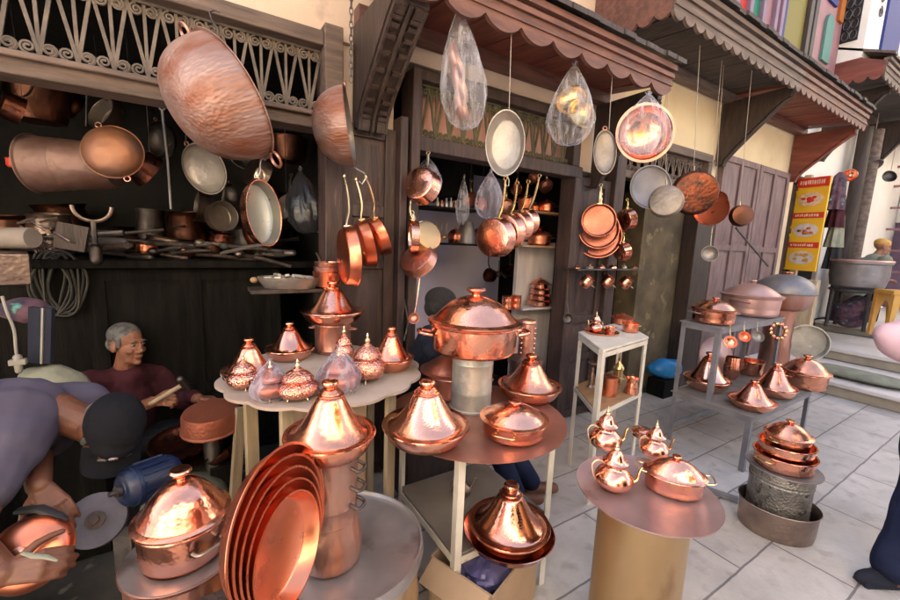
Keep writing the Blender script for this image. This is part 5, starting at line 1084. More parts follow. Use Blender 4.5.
for px, py, lab in ((583, 280, 'copper mug hanging leftmost under the iron shelf'), (604, 280, 'copper mug hanging in the middle under the iron shelf'), (622, 281, 'tilted copper mug hanging rightmost under the iron shelf')):
    p = YP(px, py, 2.24); R = wid(p, 13); t = thing('copper_mug', lab, 'mug', p - Vector((0, 0, R)), ori(Vector((.3, -.5, .8)), RT), 'copper mugs under the iron shelf')
    MB().lathe([(0, 0), (R * .8, 0), (R * 1.0, R * .3), (R * 1.0, R), (R * .8, R * 1.7), (R * .9, R * 1.9), (R * .8, R * 1.9), (R * .85, R), (0, R * .2)], 28).build('body', 'copper', t)
    MB().tube(loop_handle(R * .9, R, PI / 2, R * .6, R * .7, .003), .003, 6).build('handle', 'brass', t); cord(t, p + Vector((0, 0, R * .9)), Vector((p.x, p.y, a.z - .012)), 'iron', .002)
p = YP(567, 285, 2.33); ladle(p, wid(p, 12), .24, 'dark iron ladle hanging low on the right shutter', 'iron', 'iron', n=Vector((-.2, -1, .2)))
# ------------------------------------------------------------------ hanging under the second awning
p = YP(651, 187, 2.25); R = wid(p, 46)
t = basin(p, R, .03, cd(.05, -.10, 1), UP, 'big grey metal platter hanging in the third doorway', 'grey_alu', 'grey_alu', rings=0, name='round_platter', cat='platter'); cord(t, YP(655, 166, 2.25), YP(672, 60, 2.0))
t['group'] = 'pans hanging under the grey awning'
for px, py, Y, w_, n_, m, inn, d, sx, tp, lab in (
    (666, 202, 1.86, 36, cd(.5, .0, -.86), 'tin_dull', 'tin_dull', .07, 1, (668, 60), 'dull grey saucepan hanging base outwards under the grey awning'),
    (694, 193, 1.86, 50, cd(.35, .15, -.92), 'copper_old', 'copper', .06, 1, (700, 45), 'big blotchy red copper pan hanging base outwards under the grey awning'),
    (711, 209, 1.95, 38, cd(-.75, -.1, .6), 'copper_red', 'copper_red', .045, 1, (722, 60), 'shiny copper pan hanging mouth outwards behind the blotchy pan'),
    (716, 201, 2.02, 24, cd(-.7, .1, .65), 'copper_red', 'copper_red', .04, 1, (724, 60), 'small shiny copper pan just above the shiny one'),
    (740, 216, 1.86, 26, cd(.15, .05, -1), 'copper_dark', 'copper', .06, 1, (752, 70), 'small dark copper pan hanging before the purple door')):
    p = YP(px, py, Y); R = wid(p, w_); t = saucepan(p, R, d, n_, UP, 0, lab, m, inn, sx=sx, group='pans hanging under the grey awning', taper=.95)
    MB().tube([p + UP * R * .95, p + UP * (R + .05)], .005, 6).build('handle', 'brass', t, world=True)
    cord(t, p + UP * (R + .05), YP(tp[0], tp[1], Y))
p = YP(712, 228, 1.98); ladle(p, wid(p, 19), .17, 'white tinned skimmer hanging below the shiny copper pans', 'tin', 'brass_pale', n=cd(-.2, 0, 1), name='skimmer')
a, b = YP(736, 228, 2.2), YP(768, 266, 2.2)
solo('iron_rod', 'dark iron rod slanting across the purple door', 'rod', MB().tube([(0, 0, 0), (b - a) * .5, b - a], .011, 8), 'iron', a)
# ------------------------------------------------------------------ inside the second shop
def shelf(x0, x1, y0, y1, z, lab, m): return tag(MB().span((x0, y0, z - .018), (x1, y1, z)).build('wall_shelf', m, bev=.002), lab, 'shelf', 'shelves of the second shop')
shelf(2.38, 2.95, 2.62, 2.758, 1.89, 'uppermost plank shelf at the right of the second shop', 'wood_shelf')
shelf(2.36, 2.95, 2.60, 2.758, 1.59, 'middle plank shelf at the right of the second shop', 'wood_shelf')
shelf(2.40, 2.93, 2.58, 2.758, 1.035, 'lowest pale shelf at the right of the second shop', 'panel_white')
shelf(1.30, 2.0, 2.72, 3.0, 1.86, 'black shelf of little bottles at the left of the second shop', 'soot_wood')
shelf(1.62, 2.3, 2.95, 3.2, 1.58, 'black shelf under the grey jug in the second shop', 'soot_wood')
def onshelf(px, pyb, w_, top, Y):
    p = YP(px, pyb, Y); return p, wid(p, w_), topz(p, top) - p.z
for px, z, w_, top, Y, lab in ((524, 1.891, 16, 193, 2.68, 'tall lidded copper pot on the upper plank shelf'), (545, 1.891, 18, 200, 2.68, 'low lidded copper pot on the upper plank shelf'), (540, 1.591, 24, 229, 2.67, 'wide copper pan on the middle plank shelf')):
    p = YP(px, 230, Y); p.z = z; R = wid(p, w_); H = topz(p, top) - z; pot(p, R, H * .62, H * .38, lab, 'copper_red', 'copper_dull', rot=YAW, group='copper pots on the shop shelves')
p = YP(541, 243, 2.74); p.z = 1.592; R = wid(p, 18)
solo('copper_tray', 'round copper tray standing against the wall on the middle plank shelf', 'tray', MB().lathe([(0, 0), (R, 0), (R * 1.05, .006), (R, .009), (0, .004)], 40), 'copper', p + Vector((0, -.012, R * 1.05)), ori(Vector((0, -1, .12))))
pz = 1.036
for k in range(4):
    p = YP(539, 303, 2.66); p.z = pz; R = wid(p, 23 - 1.6 * k); hh = (topz(Vector((p.x, p.y, 1.036)), 283) - 1.036) / 4
    pot(p, R, hh * .98, hh * .9, ('bottom', 'second', 'third', 'topmost')[k] + ' copper pot of the four high stack on the pale shelf', 'copper', 'copper', lid=(k == 3), rot=YAW, handles=2 if k in (0, 3) else 0, group='stack of copper pots on the pale shelf', taper=.88); pz += hh
for px, k in ((507, 0), (516, 1)):
    p = YP(px, 303, 2.62); p.z = 1.036
    if px == 507: p.z = 1.036
    R = wid(p, 10); t = thing('copper_canister', ('ringed copper canister left of the pot stack', 'ringed copper canister next to the pot stack')[k], 'canister', p, None, 'ringed canisters on the pale shelf')
    MB().lathe([(0, 0), (R, 0), (R * 1.06, .02), (R, .03), (R, .06), (R * 1.06, .07), (R, .08), (R, .11), (R * 1.06, .115), (0, .12)], 28).build('body', 'copper_red', t)
for px, py, w_, h_, Y, m, lab in ((488, 275, 14, .07, 3.3, 'copper_old', 'dark copper pan hanging on the lavender wall'), (510, 270, 18, .06, 3.3, 'copper_old', 'rounded dark copper pot hanging on the lavender wall')):
    p = YP(px, py, Y); R = wid(p, w_); t = saucepan(p, R, h_, cd(-.75, .1, .65) if px == 488 else cd(-.1, .7, .7), UP, .14, lab, m, m, 'iron')
p = YP(499, 262, 3.3); ladle(p, .035, .10, 'small dark ladle between the two pans on the lavender wall', 'iron', 'iron')
for k in range(6):
    p = YP(437 + 4.5 * k, 209, 2.82); p.z = 1.861; h_ = random.uniform(.05, .085)
    solo('small_bottle', 'tiny metal bottle in the row on the black shelf of the second shop', 'bottle', MB().lathe([(0, 0), (.016, 0), (.018, h_ * .5), (.008, h_ * .7), (.008, h_ * .9), (.011, h_), (0, h_)], 18), ('tin', 'copper_dull', 'steel')[k % 3], p, group='little bottles on the black shelf')
p = YP(466, 242, 3.06); p.z = 1.581
t = thing('water_jug', 'grey metal jug on the black shelf of the second shop', 'jug', p, YAW)
MB().lathe([(0, 0), (.085, 0), (.08, .1), (.055, .19), (.05, .2), (0, .2)], 32).build('body', 'grey_alu', t); MB().tube(loop_handle(.065, .11, PI, .06, .05, .006), .006, 7).build('handle', 'grey_alu', t)
for k in range(3):
    p = YP(437 + 5 * k, 224, 2.98); ladle(p, .022, .10, 'brass spoon hanging in the row under the black shelf', 'brass_tan', 'brass_tan', name='brass_spoon')
p = YP(444, 206, 2.98)
for k, (px, pyb, w_, top, Y, z, lab) in enumerate(((455, 243, 15, 228, 3.1, 1.581, 'small copper pot left of the grey jug'), (480, 243, 16, 226, 3.1, 1.581, 'small copper pot right of the grey jug'), (533, 230, 14, 203, 2.72, 1.891, 'narrow copper pot between the two pots of the upper plank shelf'))):
    p = YP(px, pyb, Y); p.z = z; R = wid(p, w_); H = topz(p, top) - z; pot(p, R, H * .6, H * .4, lab, 'copper_red', 'copper_dull', rot=YAW, group='copper pots on the shop shelves')
for k, (px, py, w_) in enumerate(((470, 200, 16), (482, 204, 14), (506, 206, 16), (518, 188, 13), (546, 186, 15), (534, 178, 12))):
    p = YP(px, py, 2.85); t = saucepan(p, wid(p, w_), .05, cd((-.6, .5, -.2, .7, -.5, .3)[k], .1, .8), UP, .09, ('small copper pan hung beside the lilac bag', 'second small pan hung beside the lilac bag', 'copper pan hung deep behind the saucepan bunch', 'little copper pan hung above the upper plank shelf', 'copper pan hung at the right above the upper plank shelf', 'tiny pan hung highest above the upper plank shelf')[k], 'copper_red' if k % 2 else 'copper', 'copper_dull', 'brass', group='small pans hung inside the second shop')
    cord(t, p + UP * wid(p, w_), Vector((p.x, p.y, 2.31)), 'iron', .002)
# ------------------------------------------------------------------ the workshop: tools, cables, sacks, stones
names = ('hammer', 'iron_stake', 'file', 'chisel')
for k in range(34):
    px = random.uniform(6, 262); Y = random.uniform(3.06, 3.55); p = YP(px, 246, Y); p.z = 1.411 + random.uniform(0, .02) + (.03 if k % 3 else .09)
    L = random.uniform(.16, .5); a = random.uniform(-.5, .5) + YAW; z = random.uniform(-.12, .22)
    d = Vector((math.cos(a), math.sin(a), z)) * L; m = random.choice(('iron', 'iron', 'stand_dark', 'wood_dark', 'pewter', 'tin_dull'))
    mb = MB().tube([(0, 0, 0), d * .5 + Vector((0, 0, .006)), d], [.012, .014, random.uniform(.008, .02)], 8)
    kind = names[k % 4]
    if kind == 'hammer': mb.cap(d - Vector((-.05, .03, 0)), d + Vector((-.05, .03, 0)), .022, .026, 10)
    if kind == 'iron_stake': mb.ell((0, 0, 0), (.035, .03, .026), seg=10, rings=6)
    solo(kind, {'hammer': 'dark hammer lying in the tool heap on the sooty workbench', 'iron_stake': 'knobbed iron stake lying in the tool heap on the sooty workbench', 'file': 'slim dark file lying in the tool heap on the sooty workbench', 'chisel': 'dark chisel lying in the tool heap on the sooty workbench'}[kind], 'tool', mb, m, p, group='hand tools heaped on the workbench')
p = YP(92, 206, 3.02)
t = thing('ladle_ring', 'pale ring shaped tool hooked over the workbench edge', 'tool', p); MB().tube(arc((0, 0, 0), .085, PI, 2 * PI, 14), .011, 8).build('ring', 'pewter', t); MB().tube([(0, 0, -.085), (0, -.01, -.24)], .014, 8).build('handle', 'iron', t); MB().cap((0, -.01, -.24), (0, -.01, -.30), .03, .03).build('grip', 'iron', t)
for px, py, m, lab in ((145, 222, 'copper_red', 'small copper cup glowing red among the tools'), (186, 228, 'copper_red', 'little copper pan lying at the right of the tools'), (212, 232, 'copper_dark', 'dark copper pot standing behind the tools')):
    p = YP(px, py, 3.3); p.z = 1.42; R = wid(p, 24)
    solo('copper_pot', lab, 'pot', MB().lathe([(0, 0), (R * .8, 0), (R, R * .4), (R * .9, R * 1.2), (R, R * 1.3), (R * .8, R * 1.2), (0, R * .2)], 28), m, p)
p = YP(10, 238, 2.75); q = ori(RT)
t = thing('plaster_roll', 'thick cream roll of material at the left edge of the workbench', 'roll', p - RT * .2, q); MB().lathe([(0, 0), (.05, 0), (.05, .30), (.045, .31), (0, .31)], 32).build('roll', 'board_grey', t)
p = YP(40, 236, 2.8)
t = thing('wire_brush', 'bundle of pale wire teeth and red handled tools on the bench', 'brush', p); tb = MB()
for k in range(26): a = Vector((random.uniform(-.07, .07), random.uniform(-.04, .05), random.uniform(-.06, .07))); tb.tube([a, a + Vector((random.uniform(.02, .08), -.02, random.uniform(-.06, .03)))], .006, 5)
tb.build('teeth', 'pewter', t); MB().box((.12, 0, .0), (.12, .06, .13), (0, .2, 0)).build('block', 'wood_dark', t)
for i in range(8):
    c0 = YP(47 + i * 3.1, 285 + random.uniform(-5, 5), 3.07); r = .13 + .02 * random.random()
    tag(MB().tube([(c0.x + r * .55 * math.cos(a) + .01 * math.sin(3 * a + i), c0.y - .012 * (i % 3), c0.z + r * 1.25 * math.sin(a)) for a in [2 * PI * k / 30 for k in range(30)]], .006, 6, closed=True).build('cable_coil', 'cable'), 'loop of dusty cable in the coil hung on the workshop cupboards', 'cable', 'cable loops hung on the cupboards')
p = YP(10, 268, 2.7); tag(MB().box(p, (.13, .1, .15), (.1, 0, .3)).build('wall_box', 'pewter', bev=.006), 'grey electric box at the left edge of the workshop', 'box')
p = YP(28, 310, 2.62); lp = MB().ell((0, 0, 0), (.10, .06, .06), seg=20, rings=12); lp.v = [v * (1 + .25 * noise.noise(v * 14)) for v in lp.v]
solo('rag', 'heap of lilac and navy rags at the left of the workshop', 'rag', lp, 'cloth_mix', p)
p = YP(33, 335, 2.5); t = thing('hanging_cloth', 'dark navy striped cloth hanging at the left of the workshop', 'cloth', p, YAW)
cl = MB(); 
for k in range(2): cl.box((.012 + .05 * k, 0, 0), (.05, .02, .26), (0, .12, .1 * k))
cl.build('cloth', 'navy', t); MB().box((.055, -.014, .0), (.008, .006, .26), (0, .12, .1)).build('stripe', 'white_plastic', t)
a = YP(8, 300, 2.45); pts = [YP(x, y, 2.45) for x, y in ((2, 296), (7, 312), (14, 330), (16, 350), (18, 362))]
t = thing('power_cable', 'white power cable ending in a socket at the left of the workshop', 'cable', pts[-1]); MB().tube(spl([tuple(p) for p in pts], 5), .006, 7).build('wire', 'white_plastic', t, world=True)
sk = MB(); sk.cap((0, 0, .02), (0, 0, -.04), .016, .013, 10); sk.box((0, 0, .0), (.055, .03, .025)); sk.build('socket', 'white_plastic', t, bev=.003)
def lump(name, lab, cat, p, d, m, f, amp, rot=0, seg=28):
    lp = MB().ell((0, 0, d[2]), d, seg=seg, rings=18); lp.v = [Vector((v.x, v.y, max(0, v.z))) * (1 + amp * noise.noise(v * f + Vector(p))) for v in lp.v]
    return solo(name, lab, cat, lp, m, p, rot)
p = YP(46, 372, 2.5); p.z = .62
lump('plaster_sack', 'torn cream plaster sack leaning behind the young man', 'sack', p, (.15, .12, .16), 'mat_green', 9, .3)
tag(MB().span((p.x - .2, p.y - .14, .013), (p.x + .2, p.y + .14, .618)).build('wooden_crate', 'soot_wood', bev=.006), 'black crate under the cream plaster sack', 'crate')
p = G(80, 500, .16); p.z = .013; lump('grain_sack', 'pale grey sack standing behind the blue grinder', 'sack', p, (.17, .13, .24), 'sack', 6, .14)
g = G(188, 500, .20); p = Vector((g.x, g.y, .013)); lump('stone_block', 'pale worn stone block under the two dusty copper pans', 'stone', p, (.20, .17, .17), 'sack', 5, .2)
for k, (dx, tlt, lab) in enumerate(((0, .0, 'lower dusty copper pan on the pale stone block'), (.01, .08, 'upper dusty copper pan on the pale stone block'))):
    q = G(184, 462 - 12 * k, .37 + .04 * k); R = wid(q, 68); basin(Vector((q.x, q.y, .42 + .05 * k)), R, .055, Vector((-.12 + tlt, -.16, 1)), Vector((0, 1, 0)), lab, 'copper_old', 'copper_old', rings=0, name='dusty_pan', cat='pan', group='dusty copper pans on the stone block')
q = G(222, 452, .42); basin(q, wid(q, 34), .05, Vector((-.5, .3, .7)), UP, 'small dusty copper pan propped beside the stone block', 'copper_old', 'copper_old', rings=0, name='dusty_pan', cat='pan')
tag(MB().span((q.x - .06, q.y - .05, .013), (q.x + .07, q.y + .07, q.z - .06)).build('wooden_block', 'soot_wood', bev=.006), 'dark block under the small propped pan', 'block')
for i, (px, py, tl_) in enumerate(((236, 430, .1),)):
    p = G(px, 452, .45); tag(MB().box((p.x, p.y, .35), (.05, .03, .68), (0, tl_, .3)).build('wooden_plank', 'wood_pale', bev=.003), 'pale plank leaning upright beside the scalloped table', 'plank')
# workpiece of the old man
p = G(212, 418, .62); R = wid(p, 62)
t = thing('copper_pan', 'upturned red copper pan worked by the old man', 'pan', (p.x, p.y, p.z - .05), ori(Vector((-.04, -.10, 1))))
MB().lathe([(R * .95, 0), (R * 1.03, 0), (R * 1.03, .006), (R * .985, .012), (R * .96, .085), (R * .90, .10), (R * .55, .104), (0, .105)], 56).build('body', 'copper_redworn', t)
tag(MB().lathe([(0, 0), (.05, 0), (.06, .02), (.045, .05), (.045, .62), (0, .64)], 20, off=(p.x, p.y, .013)).build('anvil_post', 'iron'), 'dark iron anvil post under the red copper pan', 'anvil')
# ------------------------------------------------------------------ bench grinder
gp = U(126, 492, 1.34); t = thing('bench_grinder', 'blue bench grinder with a grey stone wheel on an iron stand', 'grinder', (gp.x, gp.y, .013), YAW - .12)
gz_ = gp.z - .013; wv = U(97, 520, 1.27); 
ax = Vector((math.cos(YAW - .12), math.sin(YAW - .12), 0))
mo = Matrix.Translation(U(120, 491, 1.27)) @ ori(cd(-.42, -.02, .9)).to_4x4()
MB().lathe([(0, -.17), (.045, -.17), (.058, -.155), (.062, -.14), (.062, -.04), (.064, -.038), (.064, -.028), (.060, -.026), (.056, -.012), (.046, -.004), (.044, -.006), (.030, -.003), (.028, .0), (0, .0)], 40, mx=mo).build('motor', 'motor_blue', t, world=True)
fn = MB()
for k in range(16): a = 2 * PI * k / 16; fn.add(*(lambda b: (b.v, b.f))(MB().box((.064 * math.cos(a), .064 * math.sin(a), -.09), (.008, .005, .09), (0, 0, a))), mo)
fn.build('cooling_fins', 'motor_blue', t, world=True)
MB().lathe([(0, .0), (.018, .0), (.018, .012), (.008, .014), (.008, .03), (0, .03)], 20, mx=mo).build('shaft_nut', 'iron', t, world=True)
sd_ = MB(); sd_.box((0, 0, (gz_ - .1) / 2), (.07, .06, gz_ - .1)); sd_.box((0, 0, .01), (.26, .22, .02)); sd_.box((.06, .02, (gz_ - .1) / 2), (.03, .03, gz_ - .1)); sd_.build('stand', 'iron', t, bev=.003)
wl = Matrix.Translation(wv) @ ori(cd(.40, .42, .80)).to_4x4()
k = MB(); k.lathe([(0, -.014), (.078, -.014), (.08, -.012), (.08, .012), (.078, .014), (.03, .016), (0, .016)], 48, mx=wl); k.build('wheel', 'stone_wheel', t, world=True)
k = MB(); k.lathe([(0, .016), (.026, .016), (.026, .022), (.012, .024), (.012, .034), (0, .034)], 20, mx=wl); k.build('nut', 'wood_brown', t, world=True)
MB().tube([wv, gp], .012, 10).build('shaft', 'iron', t, world=True)
# ------------------------------------------------------------------ sign, far stalls
A = XP(797, 179, 7.45); Bq = XP(833, 181, 7.45); D = XP(793, 270, 7.45); wS = abs(A.y - Bq.y); hS = A.z - D.z
t = thing('menu_sign', 'tall yellow snack sign with red bands and plates of food', 'sign', (7.45, (A.y + Bq.y) / 2, D.z), -PI / 2 - .22)
MB().box((0, 0, hS / 2), (wS, .03, hS)).build('board', 'sign_yellow', t, bev=.004)
for z, h_ in ((.95, .10), (.60, .06), (.28, .06)):
    b_ = MB().box((0, -.0185, hS * z), (wS * .96, .006, hS * h_)).build('band', 'sign_red', t)
    k = MB(); x = -wS * .36
    while x < wS * .36:
        ww = random.uniform(.012, .022); k.box((x, -.0235, hS * z + random.uniform(-.004, .004)), (ww, .004, hS * h_ * .42)); x += ww + .012
    k.build('lettering', 'sign_pale', b_)
for i, z in enumerate((.77, .44, .14)):
    q = Matrix.Translation((0, -.0155, hS * z)) @ Matrix.Rotation(PI / 2, 4, 'X')
    pl = MB().lathe([(0, 0), (wS * .38, 0), (wS * .38, .004), (0, .006)], 32, sy=.62, mx=q).build('plate', 'panel_white' if i else 'sign_pale', t)
    f = MB()
    for k in range(9): f.ell((random.uniform(-.22, .22) * wS, -.024, hS * z + random.uniform(-.12, .12) * wS), (.03, .006, .02), seg=10, rings=6)
    f.build('food', ('sign_red', 'copper_red', 'yellow_wood')[i], pl)
tag(MB().span((7.52, 2.30, .18), (7.60, 2.38, 2.75)).build('wooden_post', 'wood_pale', bev=.004), 'pale wooden post behind the yellow snack sign', 'post')
MBp = MB().span((7.38, 2.0, .34), (7.52, 2.32, 1.25)); tag(MBp.build('display_case', 'wood_pale', bev=.006), 'wooden case with small vents under the yellow snack sign', 'case')
for px, Y, r, lab in ((848, 2.25, .09, 'dark post left of the pink ladder frame'), (858, 2.2, .10, 'thick grey post beside the pink ladder frame')):
    p = YP(px, 230, Y); solo('wooden_post', lab, 'post', MB().lathe([(r, 0), (r, 3.2), (0, 3.2)], 20), 'wood_grey' if r > .095 else 'wood_dark', (p.x, p.y, .5))
for k, (px, py, m) in enumerate(((838, 190, 'cloth_mix'), (838, 208, 'shirt_maroon'), (836, 228, 'mat_green'), (834, 250, 'black_cloth'))):
    p = YP(px, py, 2.2); lp = MB().lathe([(0, .26), (.05, .26), (.13, .20), (.15, .05), (.17, -.15), (.19, -.30), (.17, -.30), (0, -.2)], 40, sy=.5, wob=lambda a, z, k=k: 1 + (.16 * (.3 - z)) * 2 * math.sin(7 * a + k) + .1 * math.sin(3 * a + 2 * k))
    solo('hanging_garment', ('multicoloured garment at the top of the stall behind the yellow sign', 'maroon garment hanging behind the yellow sign', 'greenish garment hanging behind the yellow sign', 'black garment lowest behind the yellow sign')[k], 'clothes', lp, m, p, group='garments hanging behind the sign', smooth=70)
p0 = XP(863, 172, 12.6); p1 = XP(898, 250, 12.6)
t = thing('ladder_frame', 'pink metal ladder frame before the white end wall', 'ladder', (12.6, p0.y, .5)); k = MB()
y0, y1 = p0.y, p0.y - 1.15
for y in (y0, y1): k.span((12.58, y - .03, .5), (12.64, y + .03, 3.6))
k.build('upright', 'frame_pink', t, world=True); k = MB()
for z in (1.3, 1.75, 2.2, 2.65, 3.1, 3.5): k.span((12.585, y1, z), (12.635, y0, z + .045))
k.build('rung', 'frame_pink', t, world=True)
tag(MB().span((12.9, -1.5, 1.6), (13.1, 2.0, 3.0)).build('stall_panel', 'panel_white', bev=.01), 'white stall panel behind the pink ladder frame', 'panel')
p = XP(869, 168, 9.6); q = ori(cd(.1, .5, .85)); R = wid(p, 31)
t = basin(p, R, .1, cd(.05, -.75, .4), UP, 'pale metal basin hanging under the far awning', 'steel', 'steel', rings=0, name='hanging_basin', cat='basin'); cord(t, p + Vector((0, 0, .1)), p + Vector((0, 0, 1.5)), 'white_cord', .006)
p = XP(890, 176, 10.2); t = basin(p, wid(p, 17), .08, cd(-.2, .2, 1), UP, 'small black pan hanging right of the pale basin', 'iron', 'iron', rings=0, name='hanging_pan', cat='pan'); cord(t, p + Vector((0, 0, .1)), p + Vector((0, 0, 1.4)), 'white_cord', .006)
p = XP(850, 175, 9.0); t = basin(p, wid(p, 16), .12, cd(-.8, -.2, .3), UP, 'copper pan hanging left of the pale basin', 'copper', 'copper', rings=0, name='hanging_pan', cat='pan'); cord(t, p, p + Vector((0, 0, 1.3)), 'white_cord', .006)
zc_ = .50
p = G(850, 318, zc_); p = Vector((8.6, p.y * 8.6 / p.x, zc_)); 
Rk = wid(Vector((p.x, p.y, 1.2)), 62); z0 = topz(p, 289); z1 = topz(p, 262)
t = thing('iron_stand', 'black iron stand under the huge grey cauldron', 'stand', p); k = MB()
for i in range(4): a = PI / 4 + i * PI / 2; k.tube([(Rk * .9 * math.cos(a), Rk * .9 * math.sin(a), 0), (Rk * .85 * math.cos(a), Rk * .85 * math.sin(a), z0 - zc_)], .025, 8)
k.tube([(Rk * .85 * math.cos(a), Rk * .85 * math.sin(a), z0 - zc_ - .02) for a in [2 * PI * j / 30 for j in range(30)]], .025, 8, closed=True); k.build('frame', 'stand_dark', t)
t = thing('grey_cauldron', 'huge grey metal cauldron on a black stand up the steps', 'cauldron', (p.x, p.y, z0)); h_ = z1 - z0
MB().lathe([(0, 0), (Rk * .7, 0), (Rk * .92, h_ * .12), (Rk, h_ * .5), (Rk * 1.0, h_ * .9), (Rk * 1.06, h_ * .96), (Rk * 1.05, h_), (Rk * .95, h_), (Rk * .9, h_ * .2), (0, h_ * .15)], 48).build('body', 'grey_alu', t)
MB().tube([((Rk * 1.03) * math.cos(a), (Rk * 1.03) * math.sin(a), h_ + .015) for a in [2 * PI * j / 40 for j in range(40)]], .02, 6, closed=True).build('rim', 'copper_pink', t)
lump('cloth_bundle', 'bundle of striped dark cloth under the huge grey cauldron', 'bundle', (p.x, p.y, zc_ + .002), (Rk * .7, Rk * .7, (z0 - zc_) * .42), 'cloth_mix', 4, .3)
p = G(890, 318, zc_); p = Vector((8.3, p.y * 8.3 / p.x, zc_)); hS_ = topz(p, 290) - zc_
t = thing('yellow_stool', 'carved yellow wooden stool up the steps beside the grey cauldron', 'stool', p, YAW); s_ = wid(p, 34)
MB().box((0, 0, hS_ - .03), (2 * s_, 1.6 * s_, .06)).build('seat', 'yellow_wood', t, bev=.008)
for a in (-1, 1):
    pr = [(-s_ * .92, 0), (-s_ * .92, hS_ - .062), (s_ * .92, hS_ - .062), (s_ * .92, 0), (s_ * .6, 0)] + [(s_ * .6 * math.cos(b), (hS_ - .16) * math.sin(b)) for b in [PI * j / 12 for j in range(1, 12)]] + [(-s_ * .6, 0)]
    MB().prism(pr, a * .7 * s_ - .02, a * .7 * s_ + .02).build('leg', 'yellow_wood', t)
p = G(858, 386, .172); lump('rolled_mat', 'greenish flat sack lying on the lowest stone step', 'mat', (6.55, p.y * 6.55 / p.x, .171), (.22, .55, .055), 'mat_green', 3, .12)

# ------------------------------------------------------------------ people
def hand(mb, wrist, d, nrm, curl=.9, side=1, s=1.):
    """palm, four bent fingers of different lengths and a thumb; d = pointing direction, nrm = back of the hand"""
    d = d.normalized(); nrm = (nrm - d * nrm.dot(d)).normalized(); sd = d.cross(nrm) * side
    P = lambda a, b, c: wrist + (d * a + sd * b + nrm * c) * s
    for b in (-.024, -.008, .008, .024): mb.cap(P(.0, b * .6, 0), P(.082 - abs(b + .004) * .25, b, .004), .0135 * s, .0125 * s, 10)
    for b, L in ((.030, .92), (.0105, 1.05), (-.0095, 1.0), (-.029, .80)):
        p = P(.084 - abs(b) * .2, b, .004); a = .15
        for k, l in enumerate((.042, .027, .021)):
            a += curl * (.55 if k == 0 else .75); q = p + (d * math.cos(a) - nrm * math.sin(a)) * l * L * s
            mb.cap(p, q, (.0092 - .0008 * k) * s, (.0086 - .0008 * k) * s, 10); p = q
    p = P(.025, .030, -.004); dd = (d * .55 + sd * .75 - nrm * .35).normalized()
    for l, r in ((.034, .0115), (.028, .0098), (.022, .0085)):
        q = p + dd * l * s; mb.cap(p, q, r * s, r * .92 * s, 10); p = q; dd = (dd + d * .35 - nrm * .25 * curl - sd * .12).normalized()
def head(mb, c, f, u):
    u = u.normalized(); f = (f - u * f.dot(u)).normalized(); r = f.cross(u)
    m = Matrix((r, f, u)).transposed().to_4x4(); m.translation = c
    E = lambda c_, d_, rot=None: mb.ell(c_, d_, rot, mx=m, seg=20, rings=12)
    E((0, -.012, .035), (.074, .096, .086)); E((0, .028, -.03), (.060, .068, .082)); E((0, .042, -.085), (.046, .046, .034)); E((0, .084, .026), (.048, .016, .011))
    for s in (-1, 1):
        E((s * .034, .066, -.03), (.024, .024, .022)); E((s * .075, -.008, -.008), (.010, .022, .033)); E((s * .013, .102, -.036), (.009, .011, .008))
    E((0, .098, -.008), (.010, .014, .030)); E((0, .108, -.028), (.012, .015, .013)); E((0, .090, -.062), (.024, .013, .006)); E((0, .088, -.071), (.021, .013, .007)); E((0, .080, -.102), (.022, .020, .017))
    return m
def eyes(m, parent):
    for s in (-1, 1):
        e_ = MB().ell((s * .031, .083, .006), (.013, .010, .008), mx=m, seg=12, rings=8); e_.build('eye', 'white_plastic', parent, world=True)
        MB().ell((s * .031, .0905, .006), (.006, .004, .006), mx=m, seg=10, rings=6).build('iris', 'eye', parent, world=True)
        MB().tube([m @ Vector((s * x, .098 - abs(x - .03) * .3, z)) for x, z in ((.012, .028), (.028, .033), (.046, .026))], [.004, .005, .003], 6).build('eyebrow', 'hair_grey', parent, world=True)
def person(label, mb, m, base, vox=.005, sm=4):
    o = mb.build('person', m, rm=vox, sm=sm); me = o.data
    for v in me.vertices: v.co -= base
    o.location = base; WM[o.name] = Matrix.Translation(base); tag(o, label, 'person'); return o

# --- the young man bending over the work at the left
mb = MB()
nb = U(56, 412, 1.34); hc = U(110, 430, 1.36); pel = U(-150, 500, 1.42)
mb.cap(nb, hc + cd(-.6, .1, .1) * .03, .058, .056); mb.cap(U(10, 428, 1.30), U(-70, 450, 1.34), .11, .13); mb.cap(U(-70, 450, 1.34), pel, .13, .15)
m = head(mb, hc, cd(.36, -.85, .30), cd(.80, .35, .45))
mb.cap(U(14, 420, 1.33), nb, .085, .064)
sN, eN, wN = U(2, 452, 1.17), U(-38, 540, 1.0), U(4, 574, .985)
sF, eF, wF = U(66, 408, 1.48), U(36, 452, 1.36), U(39, 486, 1.19)
mb.cap(sN, eN, .058, .046); mb.cap(eN, wN, .045, .031); mb.cap(U(12, 430, 1.22), sN, .08, .066)
mb.cap(sF, eF, .058, .046); mb.cap(eF, wF, .044, .030); mb.cap(U(24, 412, 1.38), sF, .075, .065)
hand(mb, wN, RT * .95 + UP * .10 + FW * .25, UP * .45 - FW * .8, 1.0, -1)
hand(mb, wF, RT * .70 - UP * .62 - FW * .15, UP * .75 + RT * .4 - FW * .6, .45, 1)
kn1, kn2 = U(-95, 640, 1.25), U(-30, 640, 1.55); ft1, ft2 = G(-60, 800, .05), G(10, 640, .05)
for k, f_ in ((kn1, ft1), (kn2, ft2)): mb.cap(pel, k, .10, .07); mb.cap(k, f_, .06, .045); mb.cap(f_, f_ + RT * .14, .045, .035)
base = Vector((pel.x, pel.y, 0))
yo = person('young man in a lavender grey t-shirt and dark cap bent over his work', mb, 'skin', base, .0042, 3)
sh = MB(); g_ = .014
